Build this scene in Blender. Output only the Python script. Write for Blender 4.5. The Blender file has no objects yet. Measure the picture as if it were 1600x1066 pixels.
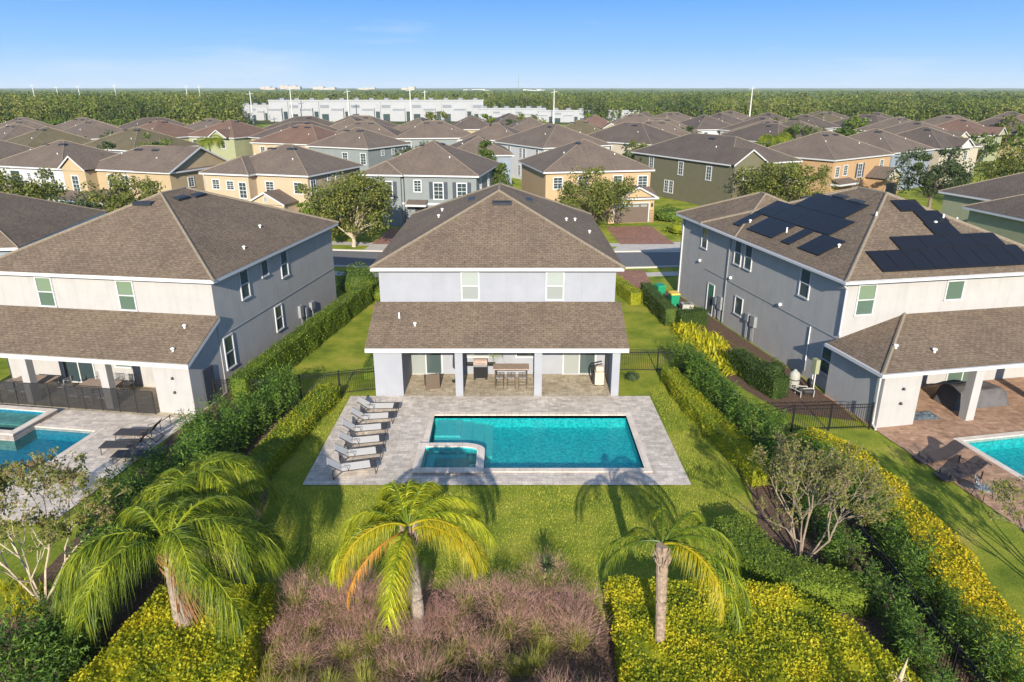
import bpy, math, random
import numpy as np
from mathutils import Vector, Matrix
from mathutils.geometry import delaunay_2d_cdt

random.seed(7)
RNG = np.random.default_rng(7)
PI = math.pi
R = math.radians
S = bpy.context.scene
COL = S.collection

# ------------------------------------------------------------------ camera, sky, sun
CAM_H = 15.3
PITCH = math.atan(395 / 1100)
cam_d = bpy.data.cameras.new("camera")
cam = bpy.data.objects.new("camera", cam_d)
COL.objects.link(cam)
cam.location = (0, 0, CAM_H)
cam.rotation_euler = (PI / 2 - PITCH, 0, 0)
cam_d.sensor_width = 36.0
cam_d.lens = 36.0 * 1100 / 1600
cam_d.clip_start = 0.1
cam_d.clip_end = 20000
S.camera = cam

SUN_EL, SUN_AZ = 22.5, 0.7            # the sun stands low behind the camera
S.world = bpy.data.worlds.new("World")
S.world.use_nodes = True
wn = S.world.node_tree.nodes
wl = S.world.node_tree.links
bg = wn["Background"]
sky = wn.new("ShaderNodeTexSky")
sky.sky_type = 'NISHITA'
sky.sun_disc = False
sky.sun_elevation = R(SUN_EL)
sky.sun_rotation = R(180 + SUN_AZ)
sky.altitude = 20
sky.air_density = 1.0
sky.dust_density = 0.4
sky.ozone_density = 2.4
# thin wisps of cirrus mixed into the sky by direction
tc = wn.new("ShaderNodeTexCoord")
mp = wn.new("ShaderNodeMapping"); mp.inputs['Scale'].default_value = (1.2, 1.2, 9.0)
nz = wn.new("ShaderNodeTexNoise"); nz.inputs['Scale'].default_value = 2.3; nz.inputs['Detail'].default_value = 7; nz.inputs['Roughness'].default_value = .62
rp = wn.new("ShaderNodeValToRGB"); rp.color_ramp.elements[0].position = .56; rp.color_ramp.elements[1].position = .86
rp.color_ramp.elements[0].color = (0, 0, 0, 1); rp.color_ramp.elements[1].color = (.55, .55, .55, 1)
mx = wn.new("ShaderNodeMix"); mx.data_type = 'RGBA'
mx.inputs['B'].default_value = (4.6, 4.8, 5.0, 1)
wl.new(tc.outputs['Generated'], mp.inputs['Vector']); wl.new(mp.outputs[0], nz.inputs['Vector'])
wl.new(nz.outputs['Fac'], rp.inputs[0]); wl.new(rp.outputs[0], mx.inputs['Factor'])
sx = wn.new("ShaderNodeSeparateXYZ"); wl.new(tc.outputs['Generated'], sx.inputs[0])
low = wn.new("ShaderNodeValToRGB"); le = low.color_ramp.elements
le[0].position = 0; le[0].color = (.56, .76, .95, 1); le[1].position = .125; le[1].color = (.105, .375, .95, 1)
q_ = le.new(.05); q_.color = (.29, .57, .95, 1)
gain = wn.new("ShaderNodeVectorMath"); gain.operation = 'SCALE'; gain.inputs['Scale'].default_value = 5.6
hi = wn.new("ShaderNodeMapRange"); hi.inputs['From Min'].default_value = .12; hi.inputs['From Max'].default_value = .55
smx = wn.new("ShaderNodeMix"); smx.data_type = 'RGBA'
wl.new(sx.outputs['Z'], low.inputs[0]); wl.new(low.outputs[0], gain.inputs[0]); wl.new(sx.outputs['Z'], hi.inputs['Value'])
wl.new(hi.outputs[0], smx.inputs['Factor']); wl.new(gain.outputs[0], smx.inputs['A'])
up = wn.new('ShaderNodeVectorMath'); up.operation = 'SCALE'; up.inputs['Scale'].default_value = 1.3
wl.new(sky.outputs[0], up.inputs[0]); wl.new(up.outputs[0], smx.inputs['B'])
wl.new(smx.outputs['Result'], mx.inputs['A']); wl.new(mx.outputs['Result'], bg.inputs['Color'])
bg.inputs['Strength'].default_value = 0.115

sd = bpy.data.lights.new("sun", 'SUN')
sd.energy = 4.9
sd.angle = R(0.5)
sd.color = (1.0, 0.92, 0.79)
sun = bpy.data.objects.new("sun", sd)
COL.objects.link(sun)
sun.rotation_euler = (R(90 - SUN_EL), 0, R(-SUN_AZ))

S.view_settings.view_transform = 'Standard'
S.view_settings.look = 'None'
S.view_settings.exposure = 0.74
S.view_settings.gamma = 1
S.cycles.max_bounces = 6
S.cycles.transparent_max_bounces = 12
S.cycles.caustics_reflective = False
S.cycles.caustics_refractive = False

# ------------------------------------------------------------------ helpers
def G(px, py, z=0.0):
    """ground position (at height z) of a spot measured on the photograph"""
    c, s = math.cos(PITCH), math.sin(PITCH)
    u, v = (px - 800) / 1100, (py - 533) / 1100
    t = (z - CAM_H) / (-s - v * c)
    return (u * t, (c - v * s) * t)

def tag(o, label=None, cat=None, group=None, kind=None):
    if label: o['label'] = label
    if cat: o['category'] = cat
    if group: o['group'] = group
    if kind: o['kind'] = kind
    return o

def thing(name, label, cat, loc=(0, 0, 0), rz=0.0, group=None):
    o = bpy.data.objects.new(name, None)
    COL.objects.link(o)
    o.location = loc
    o.rotation_euler = (0, 0, rz)
    o.empty_display_size = .2
    return tag(o, label, cat, group)

def dup(root, loc, rz=None, label=None, group=None, scale=None):
    r = root.copy(); COL.objects.link(r)
    r.location = loc
    if rz is not None: r.rotation_euler = (0, 0, rz)
    if scale is not None: r.scale = scale if hasattr(scale, '__len__') else (scale,) * 3
    if label: r['label'] = label
    if group: r['group'] = group
    for ch in list(root.children):
        c = ch.copy(); COL.objects.link(c); c.parent = r
        for g in list(ch.children):
            d = g.copy(); COL.objects.link(d); d.parent = c
    return r

def metric_uv(me):
    uvl = me.uv_layers.new(name="UVMap")
    vs = me.vertices
    data = np.zeros(len(me.loops) * 2, dtype=np.float32)
    for p in me.polygons:
        n = p.normal
        if abs(n.z) < .999:
            t = Vector((-n.y, n.x, 0)).normalized()
            b = n.cross(t)
        else:
            t, b = Vector((1, 0, 0)), Vector((0, 1, 0))
        for li in p.loop_indices:
            co = vs[me.loops[li].vertex_index].co
            data[li * 2] = co.dot(t); data[li * 2 + 1] = co.dot(b)
    uvl.data.foreach_set('uv', data)

class MB:
    """collects shapes and links them as ONE mesh object"""
    def __init__(s): s.v = []; s.f = []
    def add(s, vs, fs):
        k = len(s.v); s.v += [tuple(v) for v in vs]; s.f += [tuple(i + k for i in f) for f in fs]; return s
    def box(s, x0, x1, y0, y1, z0, z1):
        return s.add([(x0, y0, z0), (x1, y0, z0), (x1, y1, z0), (x0, y1, z0), (x0, y0, z1), (x1, y0, z1), (x1, y1, z1), (x0, y1, z1)],
                     [(3, 2, 1, 0), (4, 5, 6, 7), (0, 1, 5, 4), (1, 2, 6, 5), (2, 3, 7, 6), (3, 0, 4, 7)])
    def quad(s, *pts): return s.add(pts, [tuple(range(len(pts)))])
    def prism(s, poly, z0, z1):
        n = len(poly)
        vs = [(x, y, z0) for x, y in poly] + [(x, y, z1) for x, y in poly]
        fs = [tuple(reversed(range(n))), tuple(range(n, 2 * n))] + [(i, (i + 1) % n, n + (i + 1) % n, n + i) for i in range(n)]
        return s.add(vs, fs)
    def tube(s, pts, rad, n=6, cap=True):
        pts = [Vector(p) for p in pts]
        if not hasattr(rad, '__len__'): rad = [rad] * len(pts)
        k = len(s.v); m = len(pts)
        up = Vector((0, 0, 1))
        for i, p in enumerate(pts):
            a = pts[max(0, i - 1)]; b = pts[min(m - 1, i + 1)]
            t = (b - a)
            t = t.normalized() if t.length > 1e-9 else up
            x = t.cross(up)
            if x.length < .05: x = t.cross(Vector((0, 1, 0)))
            x.normalize(); y = x.cross(t)
            for j in range(n):
                an = 2 * PI * (j + .5) / n
                s.v.append(tuple(p + (x * math.cos(an) + y * math.sin(an)) * rad[i]))
        for i in range(m - 1):
            for j in range(n):
                a = k + i * n + j; b = k + i * n + (j + 1) % n
                s.f.append((a, b, b + n, a + n))
        if cap:
            s.f.append(tuple(k + j for j in reversed(range(n)))); s.f.append(tuple(k + (m - 1) * n + j for j in range(n)))
        return s
    def bar(s, p, q, w=.03, h=None): return s.tube([p, q], w * .7071, 4)
    def lathe(s, prof, c=(0, 0), n=16):
        k = len(s.v)
        for r_, z in prof:
            for j in range(n): s.v.append((c[0] + r_ * math.cos(2 * PI * j / n), c[1] + r_ * math.sin(2 * PI * j / n), z))
        for i in range(len(prof) - 1):
            for j in range(n):
                a = k + i * n + j; b = k + i * n + (j + 1) % n
                s.f.append((a, b, b + n, a + n))
        s.f.append(tuple(k + j for j in reversed(range(n)))); s.f.append(tuple(k + (len(prof) - 1) * n + j for j in range(n)))
        return s
    def mesh(s, name, mat, uv=True):
        me = bpy.data.meshes.new(name); me.from_pydata(s.v, [], s.f); me.update()
        if uv: metric_uv(me)
        me.materials.append(mat); return me
    def build(s, name, mat, parent=None, smooth=False, uv=True, bevel=0):
        me = s.mesh(name, mat, uv)
        if smooth: me.polygons.foreach_set('use_smooth', [True] * len(me.polygons))
        o = bpy.data.objects.new(name, me); COL.objects.link(o)
        if parent: o.parent = parent
        if bevel:
            b = o.modifiers.new("bevel", 'BEVEL'); b.width = bevel; b.segments = 2; b.limit_method = 'ANGLE'
        return o

def np_mesh(name, V, F, mat, smooth=False):
    V = np.asarray(V, dtype=np.float32); F = np.asarray(F, dtype=np.int32)
    me = bpy.data.meshes.new(name)
    me.vertices.add(len(V)); me.vertices.foreach_set('co', V.ravel())
    k = F.shape[1]
    me.loops.add(F.size); me.loops.foreach_set('vertex_index', F.ravel())
    me.polygons.add(len(F))
    me.polygons.foreach_set('loop_start', np.arange(0, F.size, k, dtype=np.int32))
    me.polygons.foreach_set('loop_total', np.full(len(F), k, dtype=np.int32))
    if smooth: me.polygons.foreach_set('use_smooth', np.ones(len(F), dtype=bool))
    me.update(calc_edges=True); me.validate()
    me.materials.append(mat)
    return me

def link(name, me, parent=None, loc=(0, 0, 0), rz=0):
    o = bpy.data.objects.new(name, me); COL.objects.link(o)
    if parent: o.parent = parent
    o.location = loc; o.rotation_euler = (0, 0, rz)
    return o

def unit(a): return a / np.maximum(np.linalg.norm(a, axis=1, keepdims=True), 1e-9)

def leaf_quads(P, N, size, jit=.7, aspect=.55, rng=RNG):
    """one folded-free rhombus leaf at each point, facing roughly along N"""
    n = len(P)
    nn = unit(N + rng.normal(0, jit, (n, 3)))
    a = unit(np.cross(nn, rng.normal(0, 1, (n, 3))))
    b = np.cross(nn, a)
    sz = (np.asarray(size) * rng.uniform(.65, 1.25, n))[:, None]
    v = np.stack([P - a * sz * .5, P + b * sz * .5 * aspect, P + a * sz * .5, P - b * sz * .5 * aspect], 1).reshape(-1, 3)
    f = np.arange(n * 4).reshape(n, 4)
    return v, f

def strips(P, D, L, droop, W, WV, seg=3):
    n = len(P); t = np.linspace(0, 1, seg + 1)
    L = np.asarray(L)[:, None]; dr = np.asarray(droop)[:, None]; W = np.asarray(W)[:, None]
    rows = []
    for tt in t:
        c = P + D * L * tt + np.array([0, 0, -1.0]) * dr * L * tt * tt
        w = W * (1 - tt * .92) * .5
        rows += [c - WV * w, c + WV * w]
    v = np.stack(rows, 1).reshape(-1, 3)
    k = 2 * (seg + 1)
    f = []
    for i in range(seg): f.append(np.stack([np.arange(n) * k + 2 * i, np.arange(n) * k + 2 * i + 1, np.arange(n) * k + 2 * i + 3, np.arange(n) * k + 2 * i + 2], 1))
    return v, np.concatenate(f)

def cat_mesh(parts):
    V, F, k = [], [], 0
    for v, f in parts:
        V.append(v); F.append(f + k); k += len(v)
    return np.concatenate(V), np.concatenate(F)

# ------------------------------------------------------------------ materials
def newmat(name, rough=.7, spec=.3):
    m = bpy.data.materials.new(name); m.use_nodes = True
    nt = m.node_tree; b = nt.nodes['Principled BSDF']
    b.inputs['Roughness'].default_value = rough
    b.inputs['Specular IOR Level'].default_value = spec
    return m, nt.nodes, nt.links, b

def c4(c): return (c[0], c[1], c[2], 1)

def ramp(n, stops):
    r = n.new("ShaderNodeValToRGB"); e = r.color_ramp.elements
    e[0].position = stops[0][0]; e[0].color = c4(stops[0][1])
    e[1].position = stops[-1][0]; e[1].color = c4(stops[-1][1])
    for p, c in stops[1:-1]:
        q = e.new(p); q.color = c4(c)
    return r

def mixc(n, l, a, b, fac, mode='MIX'):
    m = n.new("ShaderNodeMix"); m.data_type = 'RGBA'; m.blend_type = mode
    for key, val in (('A', a), ('B', b), ('Factor', fac)):
        if isinstance(val, (tuple, list)): m.inputs[key].default_value = c4(val)
        elif isinstance(val, (int, float)): m.inputs[key].default_value = val
        else: l.new(val, m.inputs[key])
    return m.outputs['Result']

def noise(n, l, vec, scale, detail=3, rough=.55, mapscale=None):
    t = n.new("ShaderNodeTexNoise"); t.inputs['Scale'].default_value = scale
    t.inputs['Detail'].default_value = detail; t.inputs['Roughness'].default_value = rough
    if mapscale:
        mp = n.new("ShaderNodeMapping"); mp.inputs['Scale'].default_value = mapscale
        l.new(vec, mp.inputs['Vector']); vec = mp.outputs[0]
    l.new(vec, t.inputs['Vector'])
    return t.outputs['Fac']

def bump(n, l, b, height, strength=.3, dist=.02):
    k = n.new("ShaderNodeBump"); k.inputs['Strength'].default_value = strength; k.inputs['Distance'].default_value = dist
    l.new(height, k.inputs['Height']); l.new(k.outputs[0], b.inputs['Normal'])

def plain(name, col, rough=.6, metal=0.0, spec=.3, var=.12, scale=6):
    m, n, l, b = newmat(name, rough, spec)
    b.inputs['Metallic'].default_value = metal
    tcn = n.new("ShaderNodeTexCoord")
    f = noise(n, l, tcn.outputs['Object'], scale, 4)
    r = ramp(n, [(.3, tuple(x * (1 - var) for x in col)), (.7, tuple(min(1, x * (1 + var)) for x in col))])
    l.new(f, r.inputs[0]); l.new(r.outputs[0], b.inputs['Base Color'])
    return m

def stucco(name, col, streak=.12):
    m, n, l, b = newmat(name, .88, .2)
    tcn = n.new("ShaderNodeTexCoord"); o = tcn.outputs['Object']
    f1 = noise(n, l, o, 1.1, 5)
    r1 = ramp(n, [(.3, tuple(x * .93 for x in col)), (.7, tuple(x * 1.04 for x in col))])
    l.new(f1, r1.inputs[0])
    f2 = noise(n, l, o, 2.6, 4, .6, (1.6, 1.6, .16))
    r2 = ramp(n, [(.5, (1, 1, 1)), (.72, (1 - streak, 1 - streak * .95, 1 - streak * 1.1))])
    l.new(f2, r2.inputs[0])
    l.new(mixc(n, l, r1.outputs[0], r2.outputs[0], 1.0, 'MULTIPLY'), b.inputs['Base Color'])
    bump(n, l, b, noise(n, l, o, 38, 3), .08, .004)
    return m

def shingle(name, dark, light, hot=None):
    m, n, l, b = newmat(name, .92, .15)
    uv = n.new("ShaderNodeUVMap"); o = uv.outputs[0]
    br = n.new("ShaderNodeTexBrick"); l.new(o, br.inputs['Vector'])
    br.inputs['Scale'].default_value = 1; br.inputs['Brick Width'].default_value = .30; br.inputs['Row Height'].default_value = .17
    br.inputs['Mortar Size'].default_value = .016; br.inputs['Mortar Smooth'].default_value = .3; br.inputs['Bias'].default_value = -.1
    br.inputs['Color1'].default_value = c4(dark); br.inputs['Color2'].default_value = c4(light)
    br.inputs['Mortar'].default_value = c4(tuple(x * .45 for x in dark))
    f = noise(n, l, o, 5.5, 3, .6, (1, 2.3, 1))
    r = ramp(n, [(.36, tuple(x * .66 for x in dark)), (.5, tuple((x + y) / 2 for x, y in zip(dark, light))), (.66, hot or tuple(x * 1.25 for x in light))])
    l.new(f, r.inputs[0])
    c = mixc(n, l, br.outputs['Color'], r.outputs[0], .45)
    f2 = noise(n, l, o, .33, 4)
    r2 = ramp(n, [(.3, (.86, .85, .86)), (.7, (1.1, 1.08, 1.04))]); l.new(f2, r2.inputs[0])
    c = mixc(n, l, c, r2.outputs[0], 1.0, 'MULTIPLY')
    f3 = noise(n, l, o, 1.4, 3, .5, (1.5, .12, 1))
    r3 = ramp(n, [(.5, (1, 1, 1)), (.75, (.86, .85, .86))]); l.new(f3, r3.inputs[0])
    l.new(mixc(n, l, c, r3.outputs[0], 1.0, 'MULTIPLY'), b.inputs['Base Color'])
    bump(n, l, b, br.outputs['Fac'], -.5, .01)
    return m

def paver(name, a, c, mort, bw=.46, rh=.23, stain=.12):
    m, n, l, b = newmat(name, .8, .25)
    uv = n.new("ShaderNodeUVMap"); o = uv.outputs[0]
    br = n.new("ShaderNodeTexBrick"); l.new(o, br.inputs['Vector'])
    br.inputs['Scale'].default_value = 1; br.inputs['Brick Width'].default_value = bw; br.inputs['Row Height'].default_value = rh
    br.inputs['Mortar Size'].default_value = .009; br.inputs['Mortar Smooth'].default_value = .2
    br.squash = .62; br.squash_frequency = 3
    br.inputs['Color1'].default_value = c4(a); br.inputs['Color2'].default_value = c4(c); br.inputs['Mortar'].default_value = c4(mort)
    f = noise(n, l, o, 2.6, 6, .65)
    r = ramp(n, [(.32, (1 - stain * 1.6,) * 3), (.68, (1 + stain,) * 3)]); l.new(f, r.inputs[0])
    c1 = mixc(n, l, br.outputs['Color'], r.outputs[0], 1.0, 'MULTIPLY')
    f2 = noise(n, l, o, .5, 5, .6)
    r2 = ramp(n, [(.35, (.86, .85, .83)), (.65, (1.06, 1.06, 1.06))]); l.new(f2, r2.inputs[0])
    l.new(mixc(n, l, c1, r2.outputs[0], 1.0, 'MULTIPLY'), b.inputs['Base Color'])
    bump(n, l, b, br.outputs['Fac'], -.3, .008)
    return m

def leafmat(name, stops, trans=.32, rough=.55, nscale=.8, namp=1.1):
    """foliage: every leaf has its own tint, some light passes through"""
    m = bpy.data.materials.new(name); m.use_nodes = True
    n, l = m.node_tree.nodes, m.node_tree.links
    b = n['Principled BSDF']; b.inputs['Roughness'].default_value = rough; b.inputs['Specular IOR Level'].default_value = .25
    g = n.new("ShaderNodeNewGeometry"); r = ramp(n, stops)
    tcn = n.new("ShaderNodeTexCoord")
    f = noise(n, l, tcn.outputs['Object'], nscale, 3)
    mth = n.new("ShaderNodeMath"); mth.operation = 'MULTIPLY_ADD'; mth.inputs[1].default_value = .62
    l.new(g.outputs['Random Per Island'], mth.inputs[0])
    m2 = n.new("ShaderNodeMath"); m2.operation = 'MULTIPLY_ADD'; m2.inputs[1].default_value = namp; m2.inputs[2].default_value = .19 - namp * .5
    l.new(f, m2.inputs[0]); l.new(m2.outputs[0], mth.inputs[2])
    l.new(mth.outputs[0], r.inputs[0]); l.new(r.outputs[0], b.inputs['Base Color'])
    t = n.new("ShaderNodeBsdfTranslucent"); l.new(r.outputs[0], t.inputs['Color'])
    ms = n.new("ShaderNodeMixShader"); ms.inputs[0].default_value = trans
    l.new(b.outputs[0], ms.inputs[1]); l.new(t.outputs[0], ms.inputs[2])
    l.new(ms.outputs[0], n['Material Output'].inputs['Surface'])
    return m

def glassmat(name, col, rough=.12):
    m, n, l, b = newmat(name, rough, .6)
    tcn = n.new("ShaderNodeTexCoord")
    w = n.new("ShaderNodeTexWave"); w.wave_type = 'BANDS'; w.bands_direction = 'Z'
    w.inputs['Scale'].default_value = 5.0; w.inputs['Distortion'].default_value = .3
    l.new(tcn.outputs['Object'], w.inputs['Vector'])
    r = ramp(n, [(0, tuple(x * .8 for x in col)), (1, tuple(x * 1.12 for x in col))]); l.new(w.outputs['Color'], r.inputs[0])
    l.new(r.outputs[0], b.inputs['Base Color'])
    b.inputs['Coat Weight'].default_value = .6; b.inputs['Coat Roughness'].default_value = .05
    return m

M = {}
M['shingle'] = shingle('shingle_brown', (.125, .095, .070), (.220, .168, .120), (.265, .193, .125))
M['shingle_far'] = shingle('shingle_grey_brown', (.128, .100, .080), (.188, .148, .118))
M['shingle_dark'] = shingle('shingle_dark_brown', (.095, .076, .064), (.148, .118, .098))
M['shingle_red'] = shingle('shingle_red', (.145, .090, .068), (.20, .128, .095))
M['shingle_olive'] = shingle('shingle_olive', (.105, .088, .052), (.165, .14, .085))
M['ridge'] = plain('ridge_shingle', (.225, .182, .130), .9, var=.2, scale=9)
M['wall_main'] = stucco('stucco_pale_grey', (.295, .305, .335), .03)
M['wall_white'] = stucco('stucco_warm_white', (.375, .36, .345), .09)
M['wall_grey'] = stucco('stucco_blue_grey', (.195, .215, .215), .05)
M['wall_peach'] = stucco('stucco_peach', (.42, .295, .175), .05)
M['wall_tan'] = stucco('stucco_tan', (.42, .33, .225), .05)
M['wall_ochre'] = stucco('stucco_ochre', (.39, .30, .18), .05)
M['wall_olive'] = stucco('stucco_olive', (.135, .125, .078), .06)
M['wall_green'] = stucco('stucco_pale_green', (.29, .30, .18), .05)
M['wall_cream'] = stucco('stucco_cream', (.42, .37, .29), .05)
M['wall_orange'] = stucco('stucco_orange', (.41, .265, .14), .05)
M['wall_bright'] = stucco('stucco_white', (.46, .46, .46), .05)
M['wall_slate'] = stucco('stucco_slate_blue', (.22, .25, .29), .05)
M['trim'] = plain('white_trim', (.50, .50, .50), .5, var=.03)
M['warehouse'] = stucco('warehouse_white', (.34, .345, .355), .16)
M['warehouse_grey'] = stucco('warehouse_grey', (.20, .215, .235), .04)
M['glass_green'] = glassmat('glass_green', (.085, .13, .10))
M['glass_pale'] = glassmat('glass_pale', (.27, .29, .275))
M['glass_dark'] = glassmat('glass_dark', (.035, .055, .06))
M['glass_teal'] = glassmat('glass_teal', (.06, .085, .085))
M['sash_green'] = glassmat('glass_upper_green', (.155, .215, .145))
M['sash_pale'] = glassmat('glass_upper_pale', (.33, .365, .34))
M['black'] = plain('black_metal', (.015, .015, .017), .45, .3, .4)
M['dark'] = plain('dark_plastic', (.03, .03, .032), .5)
M['vent'] = plain('black_roof_vent', (.022, .025, .03), .5)
M['white'] = plain('white_plastic', (.72, .72, .70), .45, var=.04)
M['steel'] = plain('steel', (.45, .45, .46), .3, .8, .5)
M['greymetal'] = plain('grey_painted_metal', (.27, .28, .29), .5, .2)
M['shutter'] = plain('slate_shutter', (.05, .06, .075), .6)
M['door_brown'] = plain('brown_garage_door', (.12, .088, .068), .6)
M['stone'] = paver('ledge_stone', (.40, .27, .15), (.28, .18, .10), (.15, .1, .06), .4, .12)
M['paver_grey'] = paver('travertine_paver', (.64, .56, .475), (.46, .40, .345), (.36, .31, .26), .42, .21, .15)
M['paver_patio'] = paver('tan_patio_paver', (.50, .425, .31), (.38, .31, .215), (.25, .2, .15), .42, .21, .2)
M['paver_red'] = paver('terracotta_paver', (.46, .29, .19), (.34, .20, .13), (.22, .15, .1), .42, .21, .2)
M['paver_drive'] = paver('brick_driveway', (.34, .17, .11), (.24, .12, .085), (.16, .1, .08), .3, .15, .18)
M['coping'] = paver('coping_stone', (.66, .57, .485), (.58, .50, .42), (.35, .3, .27), .6, 5.0, .08)
M['coping_dark'] = paver('spa_tile', (.32, .27, .24), (.40, .35, .31), (.2, .18, .16), .3, .15, .15)
M['concrete'] = plain('concrete', (.43, .39, .345), .9, var=.10, scale=1.2)
M['kerb'] = plain('kerb_concrete', (.46, .42, .37), .9, var=.08)
M['asphalt'] = plain('asphalt', (.135, .132, .13), .95, var=.12, scale=3)
M['wicker'] = plain('brown_wicker', (.115, .085, .062), .8, var=.35, scale=40)
M['cushion'] = plain('grey_cushion', (.22, .20, .19), .9)
M['sling'] = plain('beige_sling', (.62, .57, .50), .8, var=.04)
M['sling_dark'] = plain('charcoal_sling', (.045, .045, .05), .8)
M['sling_brown'] = plain('dark_brown_wicker', (.065, .05, .048), .75, var=.3, scale=30)
M['bronze'] = plain('bronze_frame', (.085, .070, .058), .45, .4)
M['silverframe'] = plain('pale_chair_frame', (.34, .35, .36), .4, .4)
M['tabletop'] = plain('stone_table_top', (.33, .25, .20), .6, var=.2, scale=8)
M['cover'] = plain('grey_furniture_cover', (.105, .098, .098), .85, var=.18, scale=2)
M['tarp'] = plain('folded_blue_grey_tarp', (.12, .15, .17), .6, var=.4, scale=5)
M['bin_green'] = plain('green_bin', (.012, .22, .11), .5)
M['bin_yellow'] = plain('yellow_lid', (.60, .40, .06), .5)
M['beige'] = plain('beige_plastic', (.50, .43, .34), .6)
M['bark'] = plain('bark', (.20, .155, .115), .95, var=.35, scale=9)
M['bark_pale'] = plain('pale_bark', (.44, .36, .26), .9, var=.25, scale=9)
M['palm_trunk'] = plain('palm_trunk', (.27, .22, .175), .95, var=.35, scale=11)
M['palm_trunk_brown'] = plain('palm_trunk_brown', (.27, .20, .145), .95, var=.4, scale=12)
M['palm_boot'] = plain('dead_palm_boots', (.27, .13, .06), .95, var=.4, scale=14)
M['twig'] = plain('twig', (.26, .20, .15), .9, var=.25, scale=8)
M['spike'] = plain('dry_spike', (.50, .40, .25), .9, var=.3, scale=30)
M['pole'] = plain('pale_concrete_pole', (.52, .52, .50), .8)
M['pump_grey'] = plain('pump_casing', (.34, .33, .29), .6)
M['hotel'] = plain('hotel_wall', (.42, .35, .28), .9)

M['lf_hedge'] = leafmat('leaf_hedge', [(.1, (.045, .085, .012)), (.5, (.115, .175, .020)), (.9, (.23, .29, .028))])
M['lf_hedge_dark'] = leafmat('leaf_hedge_dark', [(.1, (.026, .050, .012)), (.5, (.055, .095, .018)), (.9, (.11, .16, .025))])
M['lf_gold'] = leafmat('leaf_gold', [(.05, (.09, .14, .012)), (.35, (.27, .31, .016)), (.68, (.50, .47, .020)), (.95, (.66, .54, .03))], .40, .55, .9, 1.9)
M['lf_gold_green'] = leafmat('leaf_gold_green', [(.05, (.07, .13, .012)), (.5, (.22, .27, .016)), (.85, (.40, .38, .022))], .36)
M['lf_yellow'] = leafmat('leaf_yellow', [(.05, (.15, .20, .012)), (.45, (.44, .39, .014)), (.9, (.70, .50, .02))], .38)
M['lf_podo'] = leafmat('leaf_shrub', [(.1, (.03, .07, .014)), (.5, (.085, .16, .022)), (.9, (.22, .32, .03))], .3)
M['lf_palm'] = leafmat('leaf_palm', [(.1, (.035, .075, .010)), (.5, (.15, .215, .014)), (.9, (.42, .44, .03))], .35, .42)
M['lf_palm_mid'] = leafmat('leaf_palm_mid', [(.1, (.10, .15, .012)), (.5, (.32, .37, .018)), (.9, (.60, .56, .03))], .36, .42)
M['lf_palm_yellow'] = leafmat('leaf_palm_yellow', [(.1, (.22, .26, .012)), (.5, (.42, .38, .016)), (.9, (.58, .42, .02))], .38, .45)
M['lf_palm_orange'] = leafmat('leaf_palm_orange', [(.1, (.45, .20, .03)), (.9, (.70, .36, .06))], .35, .5)
M['lf_oak'] = leafmat('leaf_oak', [(.05, (.045, .066, .014)), (.5, (.125, .15, .028)), (.95, (.30, .28, .06))], .32)
M['lf_oak_dark'] = leafmat('leaf_oak_dark', [(.05, (.025, .045, .020)), (.5, (.055, .085, .030)), (.95, (.12, .15, .045))], .3)
M['lf_cypress'] = leafmat('leaf_cypress', [(.05, (.03, .06, .014)), (.5, (.07, .12, .018)), (.95, (.15, .17, .03))], .3)
M['lf_autumn'] = leafmat('leaf_autumn', [(.05, (.09, .13, .02)), (.5, (.20, .22, .04)), (.8, (.26, .19, .07)), (.95, (.28, .13, .09))], .35)
M['lf_croton'] = leafmat('leaf_variegated', [(.1, (.16, .21, .012)), (.5, (.46, .44, .018)), (.9, (.66, .56, .04))], .35)
M['lf_muhly'] = leafmat('blade_muhly', [(.1, (.14, .16, .025)), (.5, (.33, .33, .06)), (.9, (.52, .47, .12))], .3)
M['lf_grass'] = leafmat('blade_turf', [(.1, (.13, .20, .022)), (.5, (.35, .38, .042)), (.9, (.57, .52, .09))], .3, .8)
M['lf_plume'] = leafmat('plume_pink', [(.1, (.30, .18, .145)), (.5, (.52, .295, .245)), (.9, (.70, .45, .37))], .4, .8)
M['lf_forest'] = leafmat('leaf_forest', [(.0, (.03, .05, .015)), (.35, (.08, .12, .022)), (.7, (.17, .21, .030)), (1, (.26, .23, .07))], .3, .8, .045, 2.3)

def ground_mat():
    m, n, l, b = newmat('lawn', .95, .1)
    tcn = n.new("ShaderNodeTexCoord"); o = tcn.outputs['Object']
    f = noise(n, l, o, .45, 6, .62)
    r = ramp(n, [(.30, (.15, .22, .026)), (.45, (.30, .355, .044)), (.56, (.44, .445, .062)), (.68, (.57, .48, .11))])
    l.new(f, r.inputs[0])
    f2 = noise(n, l, o, 9, 5, .7)
    r2 = ramp(n, [(.3, (.60, .66, .58)), (.7, (1.0, .98, .95))]); l.new(f2, r2.inputs[0])
    c = mixc(n, l, r.outputs[0], r2.outputs[0], 1.0, 'MULTIPLY')
    f3 = noise(n, l, o, 24, 4, .75)
    r3 = ramp(n, [(.36, (.52, .56, .45)), (.64, (1.0, 1.0, 1.0))]); l.new(f3, r3.inputs[0])
    c = mixc(n, l, c, r3.outputs[0], 1.0, 'MULTIPLY')
    l.new(c, b.inputs['Base Color'])
    bump(n, l, b, f3, .9, .05)
    return m
M['lawn'] = ground_mat()

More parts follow.
